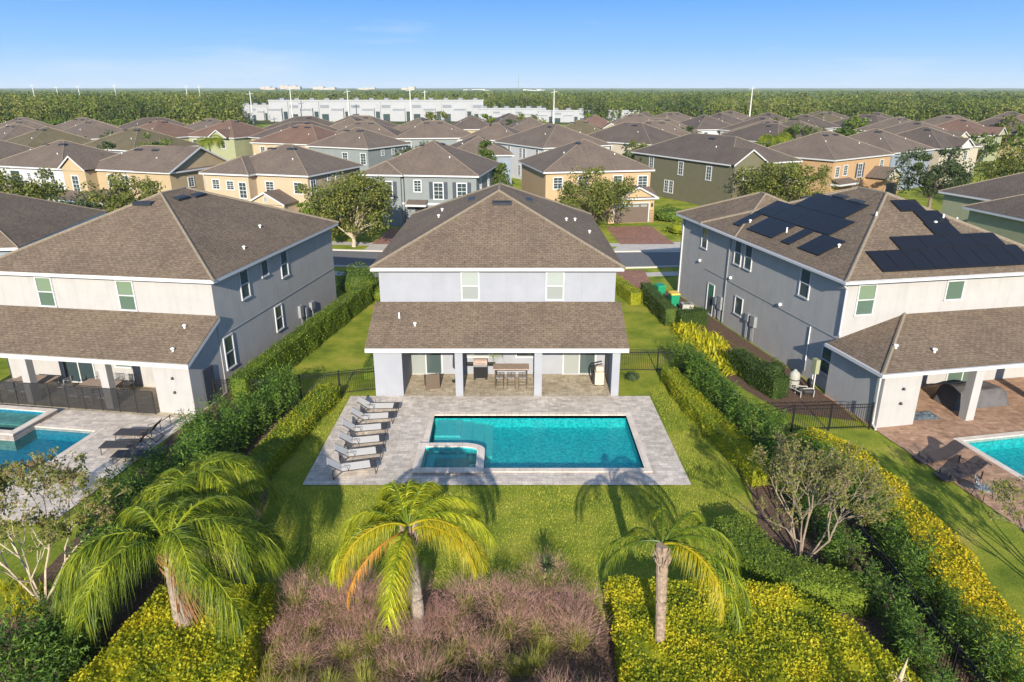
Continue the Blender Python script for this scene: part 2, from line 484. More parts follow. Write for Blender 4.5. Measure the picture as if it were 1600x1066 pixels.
def soil(name, a, c, d):
    m, n, l, b = newmat(name, .95, .1)
    tcn = n.new("ShaderNodeTexCoord"); o = tcn.outputs['Object']
    f = noise(n, l, o, 11, 6, .75)
    r = ramp(n, [(.3, a), (.5, c), (.7, d)]); l.new(f, r.inputs[0]); l.new(r.outputs[0], b.inputs['Base Color'])
    bump(n, l, b, f, .8, .05)
    return m
M['mulch'] = soil('mulch', (.045, .028, .020), (.115, .072, .050), (.23, .165, .12))
M['floor_forest'] = soil('forest_floor', (.03, .045, .012), (.06, .08, .018), (.12, .12, .03))

def water_mat():
    m = bpy.data.materials.new('pool_water'); m.use_nodes = True
    n, l = m.node_tree.nodes, m.node_tree.links
    n.remove(n['Principled BSDF'])
    tcn = n.new("ShaderNodeTexCoord"); o = tcn.outputs['Object']
    f = noise(n, l, o, 4.5, 4, .6, (1, 1.3, 1))
    v = n.new("ShaderNodeTexVoronoi"); v.inputs['Scale'].default_value = 4.2; v.feature = 'SMOOTH_F1'
    mpn = n.new("ShaderNodeMapping"); l.new(o, mpn.inputs['Vector']); l.new(mpn.outputs[0], v.inputs['Vector'])
    ad = n.new("ShaderNodeMath"); ad.operation = 'ADD'; l.new(f, ad.inputs[0]); l.new(v.outputs['Distance'], ad.inputs[1])
    bp = n.new("ShaderNodeBump"); bp.inputs['Strength'].default_value = .42; bp.inputs['Distance'].default_value = .05
    l.new(ad.outputs[0], bp.inputs['Height'])
    gl = n.new("ShaderNodeBsdfGlossy"); gl.inputs['Roughness'].default_value = .06; l.new(bp.outputs[0], gl.inputs['Normal'])
    tr = n.new("ShaderNodeBsdfTransparent"); tr.inputs['Color'].default_value = (.50, .94, .95, 1)
    fr = n.new("ShaderNodeFresnel"); fr.inputs['IOR'].default_value = 1.33; l.new(bp.outputs[0], fr.inputs['Normal'])
    ms = n.new("ShaderNodeMixShader"); 
    g_ = n.new("ShaderNodeMath"); g_.operation = 'MULTIPLY'; g_.inputs[1].default_value = .6; l.new(fr.outputs[0], g_.inputs[0])
    l.new(g_.outputs[0], ms.inputs[0]); l.new(tr.outputs[0], ms.inputs[1]); l.new(gl.outputs[0], ms.inputs[2])
    l.new(ms.outputs[0], n['Material Output'].inputs['Surface'])
    return m
M['water'] = water_mat()

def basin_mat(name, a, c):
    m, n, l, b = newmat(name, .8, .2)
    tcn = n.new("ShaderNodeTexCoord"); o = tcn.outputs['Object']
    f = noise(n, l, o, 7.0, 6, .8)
    r = ramp(n, [(.40, a), (.60, c)]); l.new(f, r.inputs[0])  # plaster mottle, contrast widened to paint in rippled sunlight under the water
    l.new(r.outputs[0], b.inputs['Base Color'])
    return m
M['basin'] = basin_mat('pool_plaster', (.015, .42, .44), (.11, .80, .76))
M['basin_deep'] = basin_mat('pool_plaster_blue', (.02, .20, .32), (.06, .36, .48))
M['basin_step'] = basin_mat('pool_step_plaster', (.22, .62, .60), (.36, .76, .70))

def mesh_screen():
    m = bpy.data.materials.new('mesh_screen'); m.use_nodes = True
    n, l = m.node_tree.nodes, m.node_tree.links
    b = n['Principled BSDF']; b.inputs['Base Color'].default_value = (.02, .02, .022, 1); b.inputs['Roughness'].default_value = .8
    t = n.new("ShaderNodeBsdfTransparent"); ms = n.new("ShaderNodeMixShader"); ms.inputs[0].default_value = .42
    l.new(t.outputs[0], ms.inputs[1]); l.new(b.outputs[0], ms.inputs[2]); l.new(ms.outputs[0], n['Material Output'].inputs['Surface'])
    return m
M['screen'] = mesh_screen()

def solar_mat():
    m, n, l, b = newmat('solar_cells', .42, .14)
    uv = n.new("ShaderNodeUVMap")
    br = n.new("ShaderNodeTexBrick"); l.new(uv.outputs[0], br.inputs['Vector']); br.offset = 0
    br.inputs['Scale'].default_value = 1; br.inputs['Brick Width'].default_value = .16; br.inputs['Row Height'].default_value = .16
    br.inputs['Mortar Size'].default_value = .004
    br.inputs['Color1'].default_value = (.008, .009, .014, 1); br.inputs['Color2'].default_value = (.010, .011, .017, 1); br.inputs['Mortar'].default_value = (.03, .032, .038, 1)
    l.new(br.outputs['Color'], b.inputs['Base Color'])
    return m
M['solar'] = solar_mat()

# ------------------------------------------------------------------ ground with the pools cut out, pavings, street
def rot(ox, oy, deg):
    a = R(deg)
    return lambda x, y: (ox + x * math.cos(a) - y * math.sin(a), oy + x * math.sin(a) + y * math.cos(a))
LF = (-15.22, 34.48, -8.8)      # wall corner and turn of the white house with the mesh fence
RF = (16.88, 34.25, 11.0)       # the same for the house with the solar panels
lf, rf = rot(*LF), rot(*RF)
POOL = [(-3.77, 26.4), (5.64, 26.4), (5.64, 31.6), (-3.84, 31.6)]
LPOOL = [lf(-15, -11.4), lf(-3.7, -11.4), lf(-3.7, -5.25), lf(-15, -5.25)]
RPOOL = [rf(2.75, -13.5), rf(12, -13.5), rf(12, -6.0), rf(2.75, -6.0)]

def sheet(name, outer, holes, z, mat, parent=None, uvrot=0):
    vs, es, fs = [], [], []
    for lp in [outer] + holes:
        k = len(vs); vs += [Vector(p) for p in lp]; fs.append([k + i for i in range(len(lp))])
    res = delaunay_2d_cdt(vs, es, fs, 0, 1e-6)
    ov, of, orig = res[0], res[2], res[5]
    mb = MB()
    keep = [tuple(f) for f, og in zip(of, orig) if 0 in og and not any(h in og for h in range(1, len(holes) + 1))]
    mb.add([(p.x, p.y, z) for p in ov], keep)
    o = mb.build(name, mat, parent)
    for p in o.data.polygons:
        if p.normal.z < 0: p.flip()
    return o

def ext(poly, d):
    """grow a rectangle given anticlockwise by d"""
    c = Vector((sum(p[0] for p in poly) / 4, sum(p[1] for p in poly) / 4))
    out = []
    for i, p in enumerate(poly):
        p = Vector(p); a = (Vector(poly[(i + 1) % 4]) - p).normalized(); b = (Vector(poly[i - 1]) - p).normalized()
        out.append(tuple(p - a * d - b * d))
    return out

gz = sheet('lawn', [(-600, -40), (600, -40), (600, 330), (-600, 330)], [ext(POOL, .05), ext(LPOOL, .05), ext(RPOOL, .05)], 0, M['lawn'])
tag(gz, kind='structure')
fz = MB().quad((-9000, 330.5, -.05), (9000, 330.5, -.05), (9000, 9000, -.05), (-9000, 9000, -.05)).build('far_ground', M['floor_forest'])
tag(fz, kind='structure')

deck_out = [(-8.57, 25.1), (7.33, 25.1), (7.25, 33.93), (-8.5, 33.93)]
tag(sheet('pool_deck', deck_out, [ext(POOL, .3)], .04, M['paver_grey']), kind='structure')
tag(MB().box(-5.7, 5.55, 33.95, 36.98, .0, .036).build('patio_floor', M['paver_patio']), kind='structure')
ldeck = [lf(-17, -12.3), lf(-.1, -12.3), lf(.1, -3.3), lf(-17, -3.3)]
tag(sheet('pool_deck', ldeck, [ext(LPOOL, .25)], .04, M['paver_grey']), kind='structure')
pf = MB(); pf.prism([lf(-13, -3.31), lf(.1, -3.31), lf(.1, -.02), lf(-13, -.02)], 0, .036)
tag(pf.build('patio_floor', M['paver_patio']), kind='structure')
rdeck = [rf(-.45, -14), rf(14, -14), rf(14, -.02), rf(-.45, -.02)]
tag(sheet('pool_deck', rdeck, [ext(RPOOL, .25)], .04, M['paver_red']), kind='structure')

def strip_path(name, pts, w, z, mat, kind='structure', h=None):
    mb = MB(); L_, R_ = [], []
    for i, p in enumerate(pts):
        a = Vector(pts[max(0, i - 1)]); b = Vector(pts[min(len(pts) - 1, i + 1)])
        t = (b - a).normalized(); n_ = Vector((-t.y, t.x))
        L_.append(Vector(p) + n_ * w / 2); R_.append(Vector(p) - n_ * w / 2)
    for i in range(len(pts) - 1):
        if h is None: mb.quad((*R_[i], z), (*R_[i + 1], z), (*L_[i + 1], z), (*L_[i], z))
        else:
            z0, z1 = z, h
            mb.quad((*R_[i], z1), (*R_[i + 1], z1), (*L_[i + 1], z1), (*L_[i], z1))
            mb.quad((*R_[i], z0), (*R_[i + 1], z0), (*R_[i + 1], z1), (*R_[i], z1))
            mb.quad((*L_[i + 1], z0), (*L_[i], z0), (*L_[i], z1), (*L_[i + 1], z1))
    o = mb.build(name, mat)
    return tag(o, kind=kind)

def arc(y0, xs=range(-90, 91, 6), k=1 / 250): return [(x, y0 + x * x * k) for x in xs]
strip_path('street', arc(64.9), 6.4, .006, M['asphalt'])
strip_path('kerb', arc(61.6), .25, .0, M['kerb'], h=.12)
strip_path('kerb', arc(68.25), .25, .0, M['kerb'], h=.12)
strip_path('pavement', arc(71.6), 1.6, .008, M['concrete'])
strip_path('pavement', arc(59.2), 1.4, .008, M['concrete'])

def patch(name, pts, z, mat):
    return tag(sheet(name, pts, [], z, mat), kind='structure')
# driveways across the street
patch('driveway', [(11.3, 72.4), (17.0, 72.4), (16.4, 82.8), (11.0, 82.2)], .012, M['paver_drive'])
patch('driveway_apron', [(9.6, 68.4), (19.0, 68.8), (17.0, 72.4), (11.3, 72.4)], .016, M['concrete'])
patch('driveway', [(-14.6, 72.5), (-9.2, 72.3), (-8.2, 80.5), (-14.2, 81.3)], .012, M['paver_drive'])
patch('driveway_apron', [(-15.0, 68.9), (-7.6, 68.4), (-9.2, 72.3), (-14.6, 72.5)], .016, M['concrete'])
patch('driveway', [(7.5, 54.5), (11.5, 55), (11.8, 61.4), (7.4, 61.3)], .012, M['paver_drive'])
# planting beds
patch('mulch_bed', [G(1063, 572), (8.9, 37.2), (9.5, 28), (9.6, 24.5), (9.2, 22.5), (7.7, 21.6), (8.2, 17.2), (3.0, 17.0), (2.4, 18.6), (-6.4, 18.9), (-7.4, 16.5), (-8.4, 17.6), (-10.05, 26), (-9.2, 33.5), (-16, 33), (-15.4, 4), (12, 4), (13.4, 16), (13.4, 28), (11.9, 30), (10.9, 37.6)], .012, M['mulch'])
patch('mulch_bed', [(-16, 33), (-14.2, 33), (-13.2, 37), (-10.8, 51.5), (-9.9, 55), (-12.4, 55), (-13.6, 50.5), (-15.4, 36)], .016, M['mulch'])
patch('mulch_bed', [(9.2, 56), (9.8, 51.5), (11.4, 46.5), (12.1, 36), (13.6, 32), (16.9, 31), (16.4, 36), (12.9, 54.2)], .008, M['mulch'])

# ------------------------------------------------------------------ pools
def pool(label, P, depth, mat, z=0.0, group=None, coping_w=.3, extra=None):
    c = (sum(p[0] for p in P) / len(P), sum(p[1] for p in P) / len(P))
    t = thing('swimming_pool', label, 'swimming pool', (c[0], c[1], 0))
    Q = [(p[0] - c[0], p[1] - c[1]) for p in P]
    mb = MB(); n = len(Q)
    mb.quad(*[(x, y, -depth) for x, y in Q])
    for i in range(n):
        a, b = Q[i], Q[(i + 1) % n]
        mb.quad((*a, -depth), (*a, .02), (*b, .02), (*b, -depth))
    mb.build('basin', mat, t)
    cop = MB(); O = ext(Q, coping_w)
    for i in range(4):
        a, b, c_, d = Q[i], Q[(i + 1) % 4], O[(i + 1) % 4], O[i]
        cop.quad((*d, .075), (*c_, .075), (*b, .075), (*a, .075))
        cop.quad((*d, .0), (*c_, .0), (*c_, .075), (*d, .075))
        cop.quad((*b, -.12), (*a, -.12), (*a, .075), (*b, .075))
    cop.build('coping', M['coping'], t)
    w = MB().quad(*[(x, y, -.10) for x, y in Q]); w.build('water', M['water'], t)
    return t, c
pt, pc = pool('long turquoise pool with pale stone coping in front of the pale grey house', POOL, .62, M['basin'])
st = MB()
for i, (x1, y0, z1) in enumerate([(-2.45, 29.9, -.20), (-1.9, 29.3, -.29), (-1.35, 28.6, -.38), (-.9, 28.4, -.47)]):
    st.box(POOL[0][0] + .1 - pc[0], x1 - pc[0], y0 - i * .0 - pc[1], 31.58 - pc[1] - i * .002, -.61 - i * .001, z1)
st.build('steps', M['basin_step'], pt)

def spa(loc_poly, label, hz, water_mat=M['basin'], parent=None):
    """raised hot tub: wall ring, inner basin and water"""
    c = (sum(p[0] for p in loc_poly) / len(loc_poly), sum(p[1] for p in loc_poly) / len(loc_poly))
    t = thing('hot_tub', label, 'hot tub', (c[0], c[1], 0))
    O = [Vector((p[0] - c[0], p[1] - c[1])) for p in loc_poly]
    n = len(O); I = []
    for i in range(n):
        a, p, b = O[i - 1], O[i], O[(i + 1) % n]
        d1 = (p - a).normalized(); d2 = (b - p).normalized()
        n1 = Vector((-d1.y, d1.x)); n2 = Vector((-d2.y, d2.x)); m = (n1 + n2); m = m / max(.3, m.length_squared / 2)
        I.append(p + m * .34)
    ring = MB(); wall = MB(); bas = MB()
    for i in range(n):
        j = (i + 1) % n
        ring.quad((*O[i], hz), (*O[j], hz), (*I[j], hz), (*I[i], hz))
        ring.quad((*O[i], hz - .06), (*O[j], hz - .06), (*O[j], hz), (*O[i], hz))
        ring.quad((*I[j], hz - .06), (*I[i], hz - .06), (*I[i], hz), (*I[j], hz))
        wall.quad((*(O[i] * .99), -1.4), (*(O[j] * .99), -1.4), (*(O[j] * .99), hz - .06), (*(O[i] * .99), hz - .06))
        bas.quad((*I[j], -.6), (*I[i], -.6), (*I[i], hz - .05), (*I[j], hz - .05))
    bas.quad(*[(*p, -.6) for p in I])
    ring.build('coping', M['coping'], t); wall.build('tiled_wall', M['coping_dark'], t); bas.build('basin', water_mat, t)
    seat = MB(); xs = [p.x for p in I]; ys = [p.y for p in I]
    seat.box(min(xs) + .003, min(xs) + .45, min(ys) + .05, max(ys) - .05, -.59, -.15); seat.box(min(xs) + .45, max(xs) - .5, max(ys) - .4, max(ys) - .05, -.59, -.152)
    seat.build('seat_ledge', M['basin_step'], t)
    MB().quad(*[(*p, hz - .10) for p in I]).build('water', M['water'], t)
    return t
pts = [(-4.2, 25.85), (-1.2, 25.85), (-1.2, 27.75)]
for a in range(15, 90, 15): pts.append((-2.1 + .9 * math.cos(R(a)), 27.75 + .62 * math.sin(R(a))))
pts += [(-2.1, 28.4), (-4.2, 28.4)]
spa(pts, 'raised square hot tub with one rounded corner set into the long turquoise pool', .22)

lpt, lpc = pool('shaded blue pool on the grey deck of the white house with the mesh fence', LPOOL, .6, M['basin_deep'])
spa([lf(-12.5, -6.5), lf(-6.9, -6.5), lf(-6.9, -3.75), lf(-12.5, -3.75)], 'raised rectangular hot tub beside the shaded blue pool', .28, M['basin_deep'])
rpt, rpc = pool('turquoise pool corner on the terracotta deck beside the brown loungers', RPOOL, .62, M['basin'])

# ------------------------------------------------------------------ houses
def roofz(x, y, x0, x1, y0, y1, z, sl): return z + sl * max(0, min(x - x0, x1 - x, y - y0, y1 - y))

def hip_roof(parent, x0, x1, y0, y1, z, sl, mat, caps=True, fascia=True, soffit=True, cap_r=.085):
    W, D = x1 - x0, y1 - y0; h = min(W, D) / 2
    if W <= D: A, B = ((x0 + x1) / 2, y0 + h), ((x0 + x1) / 2, y1 - h)
    else: A, B = (x0 + h, (y0 + y1) / 2), (x1 - h, (y0 + y1) / 2)
    zt = z + sl * h
    v = [(x0, y0, z), (x1, y0, z), (x1, y1, z), (x0, y1, z), (*A, zt), (*B, zt)]
    if W <= D: f = [(0, 1, 4), (1, 2, 5, 4), (2, 3, 5), (3, 0, 4, 5)]
    else: f = [(0, 1, 5, 4), (1, 2, 5), (2, 3, 4, 5), (3, 0, 4)]
    if math.dist(A, B) < .05: f = [(0, 1, 4), (1, 2, 4), (2, 3, 4), (3, 0, 4)]
    r = MB().add(v, f).build('roof', mat, parent)
    if caps:
        c = MB()
        for a, b in ((0, 4), (1, 4 if W <= D else 5), (2, 5), (3, 5 if W <= D else 4), (4, 5)):
            if (Vector(v[a]) - Vector(v[b])).length > .1:
                p, q = Vector(v[a]), Vector(v[b]); c.tube([p, q], cap_r, 6)
        c.build('ridge_cap', M['ridge'], r)
    if fascia: eaves(parent, x0, x1, y0, y1, z)
    return r

def eaves(parent, x0, x1, y0, y1, z, h=.2, mat=None):
    g = MB(); t = .04; e = .012
    g.box(x0 + e, x1 - e, y0 + e, y0 + e + t, z - h, z - .012); g.box(x0 + e, x1 - e, y1 - e - t, y1 - e, z - h, z - .012)
    g.box(x0 + e, x0 + e + t, y0 + e + t, y1 - e - t, z - h, z - .012); g.box(x1 - e - t, x1 - e, y0 + e + t, y1 - e - t, z - h, z - .012)
    g.quad((x0 + e + t, y0 + e + t, z - h + .03), (x0 + e + t, y1 - e - t, z - h + .03), (x1 - e - t, y1 - e - t, z - h + .03), (x1 - e - t, y0 + e + t, z - h + .03))
    g.build('fascia', mat or M['trim'], parent)

def window(parent, side, a, z, w, h, pos, glass='glass_green', rail=True, muntin=0, name='window', fr=.07, blind=None, div=0):
    """side S/N: wall at y=pos, a = x of centre; side E/W: wall at x=pos, a = y of centre"""
    d = {'S': -1, 'N': 1, 'E': 1, 'W': -1}[side]
    def bx(mb, u0, u1, z0, z1, p0, p1):
        q0, q1 = sorted((pos + d * p0, pos + d * p1))
        if side in 'SN': mb.box(u0, u1, q0, q1, z0, z1)
        else: mb.box(q0, q1, u0, u1, z0, z1)
    f = MB(); u0, u1, z0, z1 = a - w / 2, a + w / 2, z, z + h
    bx(f, u0 - fr, u1 + fr, z1, z1 + fr, -.01, .06); bx(f, u0 - fr - .02, u1 + fr + .02, z0 - fr * 1.1, z0, -.01, .085)
    bx(f, u0 - fr, u0, z0, z1, -.01, .06); bx(f, u1, u1 + fr, z0, z1, -.01, .06)
    if rail: bx(f, u0, u1, z0 + h * .5 - .03, z0 + h * .5 + .03, -.01, .05)
    if div: bx(f, a - .03, a + .03, z0, z1, -.01, .046)
    for k in range(muntin):
        u = u0 + w * (k + 1) / (muntin + 1); bx(f, u - .018, u + .018, z0, z1, -.01, .043)
    if muntin:
        for k in (.25, .75): bx(f, u0, u1, z0 + h * k - .018, z0 + h * k + .018, -.01, .041)
    o = f.build(name, M['trim'], parent)
    g = MB(); bx(g, u0, u1, z0, z1, -.01, .018); g.build('pane', M[glass], o)
    if glass in ('glass_green', 'glass_pale') and rail:
        bl = MB(); bx(bl, u0 + .02, u1 - .02, z0 + h * .5 + .04, z1 - .02, .018, .026); bl.build('upper_sash', M['sash_green' if glass == 'glass_green' else 'sash_pale'], o)
    return o

def shutters(parent, a, z, w, h, pos):
    for s_ in (-1, 1):
        m = MB(); c = a + s_ * (w / 2 + .36)
        m.box(c - .22, c + .22, pos - .05, pos, z, z + h)
        for k in range(10): m.box(c - .17, c + .17, pos - .065, pos - .05, z + .06 + k * (h - .12) / 10, z + .04 + (k + .8) * (h - .12) / 10)
        m.build('shutter', M['shutter'], parent)

def roof_vents(parent, pts, rfn, sl, kind='box'):
    for x, y, ax in pts:
        z = rfn(x, y)
        if kind == 'box':
            m = MB(); w, d = (1.15, .42)
            # ax: 'S' slope faces -y, 'W' faces -x, 'E' faces +x
            lo = -.02; hi = .17
            def pt_(u, v_, dz):
                # v_ runs up the slope
                if ax == 'S': return (x + u, y + v_, z + sl * v_ + dz)
                if ax == 'W': return (x + v_, y + u, z + sl * v_ + dz)
                if ax == 'E': return (x - v_, y + u, z + sl * v_ + dz)
            c = [pt_(-w / 2, -d / 2, lo), pt_(w / 2, -d / 2, lo), pt_(w / 2, d / 2, lo), pt_(-w / 2, d / 2, lo),
                 pt_(-w / 2, -d / 2, hi), pt_(w / 2, -d / 2, hi), pt_(w / 2, d / 2, .05), pt_(-w / 2, d / 2, .05)]
            m.add(c, [(3, 2, 1, 0), (4, 5, 6, 7), (0, 1, 5, 4), (1, 2, 6, 5), (2, 3, 7, 6), (3, 0, 4, 7)])
            m.build('roof_vent', M['vent'], parent)
        elif kind == 'pipe':
            MB().tube([(x, y, z - .05), (x, y, z + .30)], .05, 8).build('vent_pipe', M['white'], parent)
        else:
            m = MB(); m.lathe([(.05, z - .1), (.05, z + .10), (.10, z + .12), (.10, z + .16), (.03, z + .20)], (x, y), 10); m.build('vent_cap', M['white'], parent)

def gable(parent, x0, x1, y0, y1, z, sl, rmat, wmat, axis='y', oh=.3, trim=True):
    """small gabled roof, ridge along axis, gable end towards low y (axis y) or high x (axis x)"""
    if axis == 'y':
        xm = (x0 + x1) / 2; zt = z + sl * (x1 - x0) / 2
        MB().add([(x0, y0, z), (xm, y0, zt), (x1, y0, z), (x0, y1, z), (xm, y1, zt), (x1, y1, z)], [(0, 1, 4, 3), (1, 2, 5, 4)]).build('gable_roof', rmat, parent)
        MB().add([(x0 + oh, y0 + oh, z - .2), (x1 - oh, y0 + oh, z - .2), (x1 - oh, y0 + oh, z + sl * oh - .06), (xm, y0 + oh, zt - .06), (x0 + oh, y0 + oh, z + sl * oh - .06)], [(0, 1, 2, 3, 4)]).build('gable_wall', wmat, parent)
        if trim:
            g = MB()
            for xa in (x0, x1):
                g.add([(xa, y0 - .03, z - .2), (xa, y0 + .06, z - .2), (xa, y0 + .06, z + .0), (xa, y0 - .03, z + .0), (xm, y0 - .03, zt - .2), (xm, y0 + .06, zt - .2), (xm, y0 + .06, zt - .0), (xm, y0 - .03, zt - .0)],
                      [(0, 3, 7, 4), (1, 5, 6, 2), (3, 2, 6, 7), (0, 4, 5, 1), (0, 1, 2, 3)])
            g.build('gable_trim', M['trim'], parent)
    else:
        ym = (y0 + y1) / 2; zt = z + sl * (y1 - y0) / 2
        MB().add([(x0, y0, z), (x0, ym, zt), (x0, y1, z), (x1, y0, z), (x1, ym, zt), (x1, y1, z)], [(0, 3, 4, 1), (1, 4, 5, 2)]).build('gable_roof', rmat, parent)
        MB().add([(x1 - oh, y0 + oh, z - .2), (x1 - oh, y1 - oh, z - .2), (x1 - oh, y1 - oh, z + sl * oh - .06), (x1 - oh, ym, zt - .06), (x1 - oh, y0 + oh, z + sl * oh - .06)], [(0, 1, 2, 3, 4)]).build('gable_wall', wmat, parent)
        g = MB()
        for ya in (y0, y1):
            g.add([(x1 - .06, ya, z - .2), (x1 + .03, ya, z - .2), (x1 + .03, ya, z), (x1 - .06, ya, z), (x1 - .06, ym, zt - .2), (x1 + .03, ym, zt - .2), (x1 + .03, ym, zt), (x1 - .06, ym, zt)],
                  [(0, 3, 7, 4), (1, 5, 6, 2), (3, 2, 6, 7), (0, 4, 5, 1), (0, 1, 2, 3)])
        g.build('gable_trim', M['trim'], parent)

SL = .46
# ---- the pale grey house in the middle
H0 = thing('house', 'pale grey two-storey house with a covered patio behind the long turquoise pool', 'house', (-7.2, 37.0, 0))
W0, D0 = 12.82, 15.6
w = MB(); w.box(0, W0, 0, D0, 0, 6.12); w.build('wall', M['wall_main'], H0)
hip_roof(H0, -.38, W0 + .38, -.4, D0 + .9, 6.3, SL, M['shingle'])
rz0 = lambda x, y: roofz(x, y, -.38, W0 + .38, -.4, D0 + .9, 6.3, SL)
roof_vents(H0, [(W0 / 2 + .2, 5.15, 'S'), (4.6, 8.4, 'W'), (8.3, 8.3, 'E')], rz0, SL)
roof_vents(H0, [(2.6, 7.2, 0), (2.6, 9.6, 0), (10.6, 7.0, 0), (11.3, 8.8, 0), (12.0, 6.3, 0)], rz0, SL, 'cap')
cj = MB()
for xj in (2.9, 6.9, 8.0, 11.0): cj.box(xj, xj + .02, -.012, -.001, 4.31, 6.1)
cj.build('control_joint', M['greymetal'], H0)
window(H0, 'S', 4.93, 4.45, .86, 1.5, 0, 'glass_pale'); window(H0, 'S', 9.53, 4.45, .86, 1.5, 0, 'glass_pale')
# covered patio
pr = MB(); e0, e1 = -.28, 13.15
pr.quad((e0, -3.55, 2.9), (e1, -3.55, 2.9), (e1, -.003, 4.3), (e0, -.003, 4.3)); pr.quad((e0, -.003, 4.26), (e1, -.003, 4.26), (e1, -3.55, 2.86), (e0, -3.55, 2.86))
pr.build('patio_roof', M['shingle'], H0)
g = MB(); g.box(e0, e1, -3.53, -3.47, 2.64, 2.88)
for xa in (e0, e1 - .05): g.add([(xa, -3.47, 2.66), (xa + .05, -3.47, 2.66), (xa + .05, -3.47, 2.87), (xa, -3.47, 2.87), (xa, -.003, 4.05), (xa + .05, -.003, 4.05), (xa + .05, -.003, 4.25), (xa, -.003, 4.25)], [(0, 1, 2, 3), (0, 4, 5, 1), (3, 2, 6, 7), (0, 3, 7, 4), (1, 5, 6, 2)])
g.build('patio_fascia', M['trim'], H0)
MB().add([(.04, -3.04, 0), (1.5, -3.04, 0), (1.5, -.004, 0), (.04, -.004, 0), (.04, -3.04, 2.64), (1.5, -3.04, 2.64), (1.5, -.004, 2.64), (.04, -.004, 2.64)], [(4, 5, 6, 7), (0, 1, 5, 4), (1, 2, 6, 5), (3, 0, 4, 7)]).build('storage_wall', M['wall_main'], H0)
MB().box(1.5, 12.78, -3.40, -.004, 2.64, 2.66).build('patio_ceiling', M['trim'], H0)
for xa, xb in ((4.24, 4.64), (8.36, 8.76), (12.40, 12.80)):
    MB().box(xa, xb, -3.04, -2.64, 0, 2.64).build('patio_column', M['wall_main'], H0)
MB().box(12.5, 12.78, -1.35, -.005, 0, 2.64).build('end_wall', M['wall_main'], H0)
MB().add([(e1 - .37, -3.3, 2.66), (e1 - .37, -.01, 2.66), (e1 - .37, -.01, 4.22)], [(0, 1, 2)]).build('patio_gable', M['wall_main'], H0)
MB().add([(.04, -3.3, 2.64), (.04, -.01, 2.64), (.04, -.01, 4.22)], [(0, 1, 2)]).build('patio_gable', M['wall_main'], H0)
for xc, gl in ((2.35, 'glass_pale'), (11.0, 'glass_pale')):
    o = window(H0, 'S', xc - .45 if False else xc, .06, 1.75, 2.1, -.0, gl, rail=False, div=1, name='sliding_door')
    MB().box(xc + .04, xc + .84, -.03, -.019, .1, 2.1).build('screen_panel', M['glass_teal'], o)
window(H0, 'S', 7.95, 1.12, .95, 1.1, 0, 'glass_teal', rail=False); window(H0, 'S', 5.45, 1.12, 1.5, 1.1, 0, 'glass_pale', rail=False)
roof_vents(H0, [(2.1, -1.9, 0)], lambda x, y: 2.9 + (y + 3.55) * .394, .39, 'cap')
roof_vents(H0, [(1.2, -1.3, 0)], lambda x, y: 2.9 + (y + 3.55) * .394, .39, 'pipe')
MB().box(W0, W0 + .3, 3.5, 3.9, 2.5, 2.9).build('wall_light', M['white'], H0)

# ---- white house with the mesh-fenced patio
H1 = thing('house', 'white two-storey house with weathered side wall and mesh-fenced patio', 'house', (LF[0], LF[1], 0), R(LF[2]))
MB().box(-13, 0, 0, 15.4, 0, 6.12).build('wall', M['wall_white'], H1)
hip_roof(H1, -13.4, .4, -.4, 15.9, 6.3, SL, M['shingle'])
rz1 = lambda x, y: roofz(x, y, -13.4, .4, -.4, 15.9, 6.3, SL)
roof_vents(H1, [(-7.0, 5.5, 'S')], rz1, SL); roof_vents(H1, [(-5.7, 7.2, 'E'), (-5.6, 8.8, 'E')], rz1, SL)
roof_vents(H1, [(-.6, 4.6, 0), (-1.6, 8.5, 0)], rz1, SL, 'cap')
for xc in (-9.55, -4.85): window(H1, 'S', xc, 4.42, .85, 1.5, 0, 'glass_green')
for yc, z, ww, hh in ((3.1, 4.4, .8, 1.5), (5.45, 5.05, .7, .85), (7.9, 4.4, .8, 1.5), (6.5, 1.4, .8, 1.45), (.75, 1.2, .8, 1.7)):
    window(H1, 'E', yc, z, ww, hh, 0, 'glass_teal', rail=hh > 1)
MB().box(.0, .03, .2, 15.2, 3.06, 3.10).build('floor_line', M['greymetal'], H1)
for k, (ya, za, dw, dh) in enumerate(((9.1, 1.25, .45, .8), (9.9, 1.1, .3, .6), (10.8, 1.3, .5, .5))):
    MB().box(0, .18, ya, ya + dw, za, za + dh).tube([(.09, ya + dw / 2, za), (.09, ya + dw / 2, .1)], .03, 6).build('meter_box', M['greymetal'], H1)
roof_m = MB(); roof_m.quad((-13.4, -3.25, 2.9), (.22, -3.25, 2.9), (.22, -.003, 4.3), (-13.4, -.003, 4.3)); roof_m.quad((-13.4, -.003, 4.26), (.22, -.003, 4.26), (.22, -3.25, 2.86), (-13.4, -3.25, 2.86))
roof_m.build('patio_roof', M['shingle'], H1)
g = MB(); g.box(-13.4, .22, -3.23, -3.17, 2.64, 2.88)
g.add([(.17, -3.17, 2.66), (.22, -3.17, 2.66), (.22, -3.17, 2.87), (.17, -3.17, 2.87), (.17, -.003, 4.05), (.22, -.003, 4.05), (.22, -.003, 4.25), (.17, -.003, 4.25)], [(0, 1, 2, 3), (0, 4, 5, 1), (3, 2, 6, 7), (0, 3, 7, 4), (1, 5, 6, 2)])
g.build('patio_fascia', M['trim'], H1)
MB().box(-1.97, -.04, -2.85, -.004, 0, 2.64).build('end_wall', M['wall_white'], H1)
MB().add([(-.04, -3.05, 2.64), (-.04, -.01, 2.64), (-.04, -.01, 4.2)], [(0, 1, 2)]).build('patio_gable', M['wall_white'], H1)
MB().box(-13, -1.98, -3.1, -.005, 2.64, 2.66).build('patio_ceiling', M['trim'], H1)
